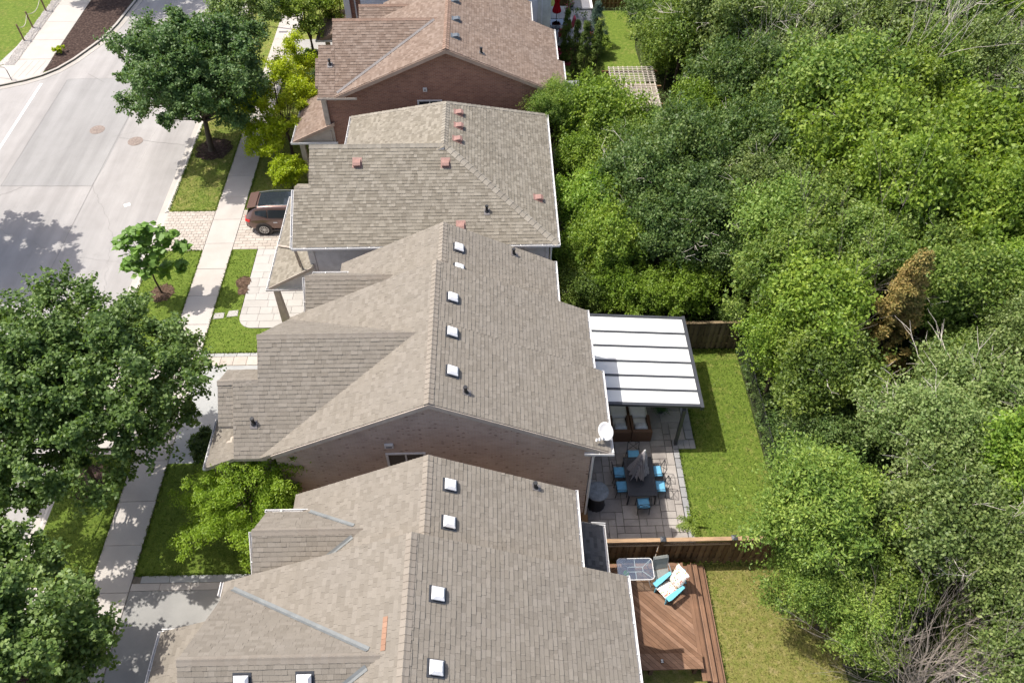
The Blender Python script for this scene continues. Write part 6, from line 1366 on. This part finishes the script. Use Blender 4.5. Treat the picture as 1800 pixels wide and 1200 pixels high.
# back garden wood: trees placed one by one
WOOD = [(10.3, 12.5, 4.6, 2.14, 'ash'), (9.9, 11.0, 3.2, 1.4, 'ash'), (11.0, 10.4, 3.0, 1.48, 'ash'), (10.9, 13.6, 4.0, 1.35, 'ash'), (12.3, 10.6, 2.6, 1.51, 'mid'), (11.6, 9.1, 2.0, 1.2, 'mid'), (13.9, 11.9, 4.4, 2.03, 'grey'), (14.3, 14.8, 4.2, 1.99, 'grey'), (17.0, 16.9, 4.6, 2.38, 'grey'), (19.3, 19.2, 4.4, 1.75, 'grey'), (15.1, 10.7, 4.0, 1.81, 'grey'), (16.8, 13.6, 4.2, 1.75, 'bright'), (16.3, 9.4, 3.0, 1.45, 'bright'), (15.4, 9.9, 2.4, 1.11, 'mid'),
 (11.9, 16.5, 2.4, 1.5, 'dark'), (13.1, 16.4, 2.8, 1.7, 'dark'), (11.6, 23.3, 4.8, 2.12, 'mid'), (12.2, 20.6, 5.0, 2.11, 'bright'), (11.4, 20.4, 3.6, 1.6, 'bright'), (12.3, 18.3, 4.2, 1.8, 'mid'), (11.7, 18.5, 2.6, 1.2, 'mid'), (13.6, 17.6, 2.2, 1.2, 'mid'), (17.6, 21.5, 4.6, 2.0, 'mid'), (19.9, 21.5, 5.2, 2.03, 'bright'), (17.4, 19.2, 2.8, 1.4, 'mid'),
 (6.7, 24.6, 2.2, 1.3, 'lime'), (8.6, 24.7, 2.3, 1.45, 'lime'), (5.2, 24.7, 2.3, 1.3, 'lime'), (3.5, 24.7, 2.2, 1.1, 'mid'), (3.6, 26.3, 2.6, 1.3, 'bright'), (4.7, 26.4, 3.4, 1.7, 'bright'), (4.5, 28.9, 3.5, 1.75, 'bright'), (7.3, 26.6, 4.0, 2.0, 'dark'), (9.0, 27.2, 4.6, 2.16, 'dark'), (6.8, 29.5, 4.4, 2.13, 'dark'), (9.1, 30.9, 4.6, 2.17, 'dark'), (9.9, 25.9, 3.4, 1.5, 'dark'), (4.2, 32.6, 3.2, 1.55, 'bright'), (5.2, 35.2, 4.0, 2.1, 'bright'), (3.9, 36.2, 2.9, 1.2, 'ash'), (2.9, 38.4, 0, 0, ''), (6.4, 33.0, 3.8, 1.71, 'mid'),
 (10.4, 34.4, 4.6, 1.73, 'lime'), (11.8, 31.2, 5.0, 2.17, 'dark'), (12.4, 35.5, 5.0, 2.33, 'dark'), (11.8, 26.1, 5.0, 2.1, 'mid'), (11.9, 28.9, 4.8, 1.83, 'grey'), (16.1, 33.5, 5.6, 3.0, 'mid'), (16.4, 29.9, 5.6, 2.8, 'bright'), (13.8, 29.6, 5.2, 2.1, 'mid'), (16.8, 26.1, 5.4, 2.4, 'bright'), (14.2, 25.7, 5.2, 2.2, 'mid'), (19.3, 33.8, 5.4, 2.25, 'bright'), (22.0, 29.3, 5.6, 2.8, 'bright'), (19.6, 25.5, 5.2, 2.44, 'bright'), (21.5, 24.8, 5.2, 2.17, 'bright'), (17.4, 23.5, 5.0, 1.88, 'mid'),
 (11.9, 38.4, 4.0, 1.8, 'mid'), (10.9, 43.2, 4.6, 2.2, 'mid'), (12.8, 41.4, 5.2, 2.8, 'grey'), (14.9, 41.6, 5.4, 2.8, 'mid'), (15.4, 38.4, 5.2, 2.43, 'grey'), (18.2, 41.2, 5.6, 2.83, 'grey'), (20.8, 40.0, 5.2, 2.8, 'grey'), (24.2, 41.0, 5.6, 2.83, 'mid'), (27.0, 41.0, 5.6, 2.83, 'bright'), (24.5, 36.5, 5.2, 2.66, 'grey'), (26.2, 34.9, 5.2, 2.31, 'grey'), (22.3, 36.9, 5.0, 2.39, 'mid'), (12.9, 45.6, 5.2, 2.6, 'bright'), (17.6, 45.1, 5.6, 2.99, 'mid'), (22.4, 44.6, 5.8, 2.97, 'mid'), (30.0, 44.4, 5.8, 2.97, 'lime'),
 (10.5, 46.4, 1.6, 1.3, 'mid'), (10.7, 53.6, 2.2, 1.5, 'mid'), (10.6, 44.8, 2.4, 1.2, 'bright'), (10.2, 51.2, 1.5, 1.5, 'dark'), (10.6, 48.4, 1.6, 1.4, 'mid'), (9.9, 36.4, 2.4, 1.1, 'bright'), (7.6, 36.4, 2.1, 1.2, 'mid'), (8.2, 33.6, 3.6, 1.8, 'mid'), (10.3, 23.9, 1.5, .7, 'mid'), (13.4, 22.3, 4.2, 1.8, 'mid'), (15.3, 23.4, 4.4, 1.8, 'mid'), (14.2, 33.0, 4.8, 2.0, 'mid')]
KEY = {(10.3, 12.5): 'bright green ash tree overhanging the near end of the board fence', (9.9, 11.0): 'small ash tree leaning over the dry lawn by the deck', (11.9, 16.5): 'dark green shrub-like tree behind the chain-link fence, at its near end', (6.7, 24.6): 'middle lime green rounded bush behind the white patio cover', (8.6, 24.7): 'lime green rounded bush behind the weathered fence', (5.2, 24.7): 'lime green rounded bush nearest the house behind the patio cover',
 (4.7, 26.4): 'bright green tree behind the gutter of the khaki roof, nearest the lime bushes', (5.2, 35.2): 'bright green tree crowding the far corner of the khaki roof', (3.9, 36.2): 'glossy young tree standing between the khaki roof and the brown roof', (12.2, 20.6): 'rich green tree rising over the chain-link fence beside the browning cedar', (17.0, 16.9): 'largest grey-green tree with pale twigs at the right edge', (10.4, 34.4): 'yellow-green tree just in front of the pergola', (7.3, 26.6): 'dark green tree rising right behind the lime bushes', (10.2, 51.2): 'dark bush at the far lawn below the top fence',
 (30.0, 44.4): 'lime green tree in the top right corner', (11.6, 23.3): 'mid-green tree over the corner of the weathered fence'}
NAMES = {'ash': 'ash_tree', 'lime': 'rounded_bush'}; rv = random.Random(8)
GEN = {'ash': 'bright green ash tree merging into the wood near the dry lawn', 'bright': 'bright green broadleaf tree in the wood, crown merging with neighbours', 'mid': 'mid-green broadleaf tree in the wood, crown merging with neighbours', 'dark': 'dark green small-leaved tree in the wood behind the khaki-roofed house', 'grey': 'grey-green tree with pale bare twigs in the wood', 'lime': 'lime green bush in the wood'}
for x, y, z, r, sp in WOOD:
    if not r: continue
    lab = KEY.get((x, y)); wood_tree(x, y, z + rv.uniform(-.7, 1.1) * (x > 11), r * 1.07, sp, rv.randint(0, 1), lab or GEN[sp], None if lab else sp + ' woodland trees', NAMES.get(sp, 'broadleaf_tree'))
# filler trees deeper in the wood, kept clear of the ones above
taken = [(w[0], w[1], w[3]) for w in WOOD]; tries = 0; n = 0
while tries < 9000 and n < 105:
    tries += 1; x, y = rv.uniform(9.5, 42), rv.uniform(6, 60)
    if y < 24 and x < 15.5: continue
    if x < 12 and 36 < y < 56: continue
    if x > 24 and y < 18 or x > 30 and y < 28: continue
    if (x - 15.2) ** 2 + (y - 20) ** 2 < 6.5: continue
    if any((x - a) ** 2 + (y - b) ** 2 < (.6 * c + 1.0) ** 2 for a, b, c in taken): continue
    sp = rv.choice(['mid', 'bright', 'mid', 'grey', 'bright'] if y > 22 else ['grey', 'mid', 'grey']); r = rv.uniform(1.5, 2.6); wood_tree(x, y, rv.uniform(2.6, 5.0), r, sp, rv.randint(0, 1), GEN[sp], sp + ' woodland trees'); taken.append((x, y, r)); n += 1
LMK = [((9.5, 10.5), 'beside the dry lawn'), ((11.4, 16), 'at the near end of the chain-link fence'), ((11.6, 20.5), 'along the chain-link fence'), ((11, 24.5), 'behind the weathered fence'), ((15.3, 20.5), 'round the browning cedar'), ((4.2, 28), 'against the khaki-roofed house'), ((8, 28.5), 'behind the lime bushes'), ((8, 36), 'in front of the pergola'), ((12.5, 41), 'right of the pergola'), ((10.5, 49), 'at the far lawn'),
 ((19.5, 37), 'round the leaning dead tree'), ((25.5, 32.5), 'at the dead tree by the right edge'), ((14.5, 9), 'round the bare bush'), ((16.5, 14), 'above the bare bush at the right'), ((19, 20), 'right of the browning cedar'), ((18, 27), 'in the middle of the wood'), ((13.5, 32), 'between pergola and browning cedar'), ((17, 46), 'at the top edge right of the far lawn'), ((27, 44), 'towards the top right corner'), ((36, 56), 'far beyond the top right corner'), ((40, 46), 'beyond the top right corner'), ((27, 56), 'beyond the top edge'), ((30, 36), 'beyond the right edge')]
ORD = ['first', 'second', 'third', 'fourth', 'fifth', 'sixth', 'seventh', 'eighth', 'ninth', 'tenth', 'eleventh', 'twelfth', 'thirteenth', 'fourteenth', 'fifteenth', 'sixteenth']
ADJ = {'ash': 'bright green ash tree', 'bright': 'bright green tree', 'mid': 'mid-green tree', 'dark': 'dark small-leaved tree', 'grey': 'grey-green twiggy tree', 'lime': 'lime green bush'}
sets = {}
for o in list(COL.objects):
    gname = o.get('group', '')
    if o.parent is None and gname.endswith(' woodland trees'):
        sp = gname.split()[0]; ph = min(LMK, key=lambda q: (q[0][0] - o.location.x) ** 2 + (q[0][1] - o.location.y) ** 2)[1]; sets.setdefault((sp, ph), []).append(o)
for (sp, ph), os_ in sets.items():
    os_.sort(key=lambda o: o.location.y)
    for i, o in enumerate(os_): o['label'] = ADJ[sp] + ' ' + ph + ('' if len(os_) == 1 else ', %s from the viewer' % ORD[min(i, 15)])
# the glossy small tree by the brown house wall
wood_tree(2.75, 35.0, 5.2, 1.15, 'ash', 0, 'small glossy tree in front of the brown house gable end', None, 'young_tree', 1.1)
# bare branching bush at the bottom right
def bare(name, label, x, y, L, n, mat, seed, spread=.55, depth=3, r=.05, lean=(0, 0), flat=.9, th=.0):
    t = thing(name, label, 'dead tree', (x, y, 0)); m = MB(); g = random.Random(seed)
    for k in range(n):
        a = 6.283 * k / n + g.uniform(-.3, .3); limbs(m, (.1 * math.cos(a), .1 * math.sin(a), 0), (flat * math.cos(a) + lean[0], flat * math.sin(a) + lean[1], 1.25), L * g.uniform(.75, 1.1), r * g.uniform(.6, 1), depth, g, spread, 4, 4, .12)
    m.build('branches', mat, t, False); return t
bare('bare_bush', 'bare branching bush with pinkish twigs in the bottom right corner', 13.8, 8.1, 3.5, 18, 'bark_twig', 3, .55, 3, .05, (.1, -.05), .7); bare('bare_bush', 'second bare bush right of the bottom corner thicket', 15.2, 8.3, 2.8, 10, 'bark_twig', 6, .6, 3, .045)
bare('dead_tree', 'pale dead tree leaning through the upper right of the wood', 19.5, 37.2, 7.6, 5, 'bark_pale', 8, .5, 3, .11, (.6, .1), .35); bare('dead_tree', 'pale dead tree at the upper right edge', 25.3, 32.2, 7.2, 4, 'bark_pale', 9, .5, 3, .10, (.6, .0), .35); bare('dead_tree', 'pale dead trunk among grey-green trees at the right', 16.0, 12.4, 5.6, 2, 'bark_pale', 10, .5, 2, .08, (.15, 0), .2)
bare('dead_tree', 'grey leafless tree beside the browning cedar', 13.9, 21.6, 5.0, 3, 'bark_twig', 12, .5, 3, .05, (.1, 0), .35); bare('dead_tree', 'thin dead tree in the wood above the pergola', 15.6, 39.8, 6.6, 3, 'bark_pale', 13, .5, 3, .07, (-.1, .1), .4); bare('dead_tree', 'grey leafless thicket right of the dead pale tree', 23.6, 31.6, 5.8, 5, 'bark_twig', 14, .5, 3, .05, (.45, .0), .3)
# browning cedar
def conifer(name, label, x, y, h, r, mat, seed, n=70, per=110, L=.13, W=.04, zlow=.05, droop=.25, cat_='tree'):
    g = np.random.default_rng(seed); s = g.random(n) ** .8; z = zlow * h + (1 - zlow) * h * s; a = g.uniform(0, 6.283, n); rr = r * (1 - s) ** .8 * g.uniform(.55, 1.0, n)
    C = np.stack([x + rr * np.cos(a), y + rr * np.sin(a), z - droop * rr], 1); C = np.concatenate([C, np.stack([x + rr * .5 * np.cos(a), y + rr * .5 * np.sin(a), z], 1)])
    t = thing(name, label, cat_, (x, y, 0)); loc = C - np.array([x, y, 0]); add_obj('crown', leaf_mesh('crown', loc, np.concatenate([g.uniform(.16, .36, n), g.uniform(.12, .25, n)]) * (r / 1.4) ** .5, per, L, W, mat, .2, seed, .6, .9, .1), t)
    m = MB(); m.tube([(0, 0, 0), (0, 0, h * .98)], [.06 + .02 * h, .01], 8)
    for q in loc[: n : 2]: m.tube([(0, 0, q[2] + .1), tuple(q)], [.02, .006], 4, cap=False)
    m.build('trunk', 'bark', t, False); return t
conifer('browning_cedar', 'tall browning cedar with orange-brown foliage in the wood', 15.0, 20.2, 8.6, 1.9, 'brown', 61, 120, 130, .18, .06); conifer('browning_cedar', 'small browning cedar lower beside the tall one', 14.4, 18.6, 4.0, 1.2, 'brown', 62, 50, 90, .17, .06)
for i, (x, y, h, r, lab) in enumerate(((4.55, 48.0, 3.6, .34, 'columnar cedar nearest the deck steps'), (5.05, 46.2, 3.9, .36, 'columnar cedar hidden between its two neighbours'), (5.45, 45.2, 4.3, .40, 'columnar cedar, left of the front pair by the pergola'), (6.15, 44.9, 4.4, .42, 'columnar cedar, right of the front pair by the pergola'))):
    g = np.random.default_rng(70 + i); n = 90; s = g.random(n); a = g.uniform(0, 6.28, n); rr = r * np.minimum(1, (1 - s) * 2.2 + .12) * g.uniform(.55, .95, n); C = np.stack([x + rr * np.cos(a), y + rr * np.sin(a), .15 + s * (h - .2)], 1)
    own_tree('columnar_cedar', lab, 'tree', x, y, C, g.uniform(.13, .22, n), 110, .10, .035, 'cedar', .05, .4, 70 + i, up=.5, flat=1.3, step=6, group='columnar cedars by the pergola', shell=.3, shoots=0)
conifer('blue_spruce', 'blue-green spruce beside the far lawn', 6.75, 50.3, 2.9, 1.05, 'spruce', 75, 70, 90, .09, .03, .05, .1); shrub('rounded_shrub', 'pale green shrub in front of the blue spruce', 6.9, 48.9, .8, .85, 'bright', 76)
# undergrowth masses nobody could count
g = np.random.default_rng(90); n = 1500; xs = g.uniform(10.9, 46, n); ys = g.uniform(4, 66, n); ok = ~((xs < 11.8) & (ys < 14)) & ~((xs < 10.5) & (ys > 38)); xs, ys = xs[ok], ys[ok]
C = np.stack([xs, ys, g.uniform(.15, 1.3, len(xs))], 1); x2 = g.uniform(3.6, 10.6, 330); y2 = g.uniform(24.0, 38.0, 330); C = np.concatenate([C, np.stack([x2, y2, g.uniform(.15, 1.2, 330)], 1)])
tag(add_obj('undergrowth', leaf_mesh('undergrowth', C, g.uniform(.35, .8, len(C)), 60, .17, .10, 'mid', .6, 90)), 'low green undergrowth filling the wood beneath the trees', 'undergrowth', kind='stuff')
yb_ = g.uniform(13.4, 23.8, 260); C = np.stack([10.95 + g.uniform(-.12, .55, 260) - .0035 * (yb_ - 20) ** 2, yb_, g.uniform(.08, .6, 260)], 1)
tag(add_obj('weeds', leaf_mesh('weeds', C, g.uniform(.12, .3, len(C)), 50, .10, .05, 'dark', .6, 91)), 'weeds and low leaves growing along the chain-link fence', 'weeds', kind='stuff')
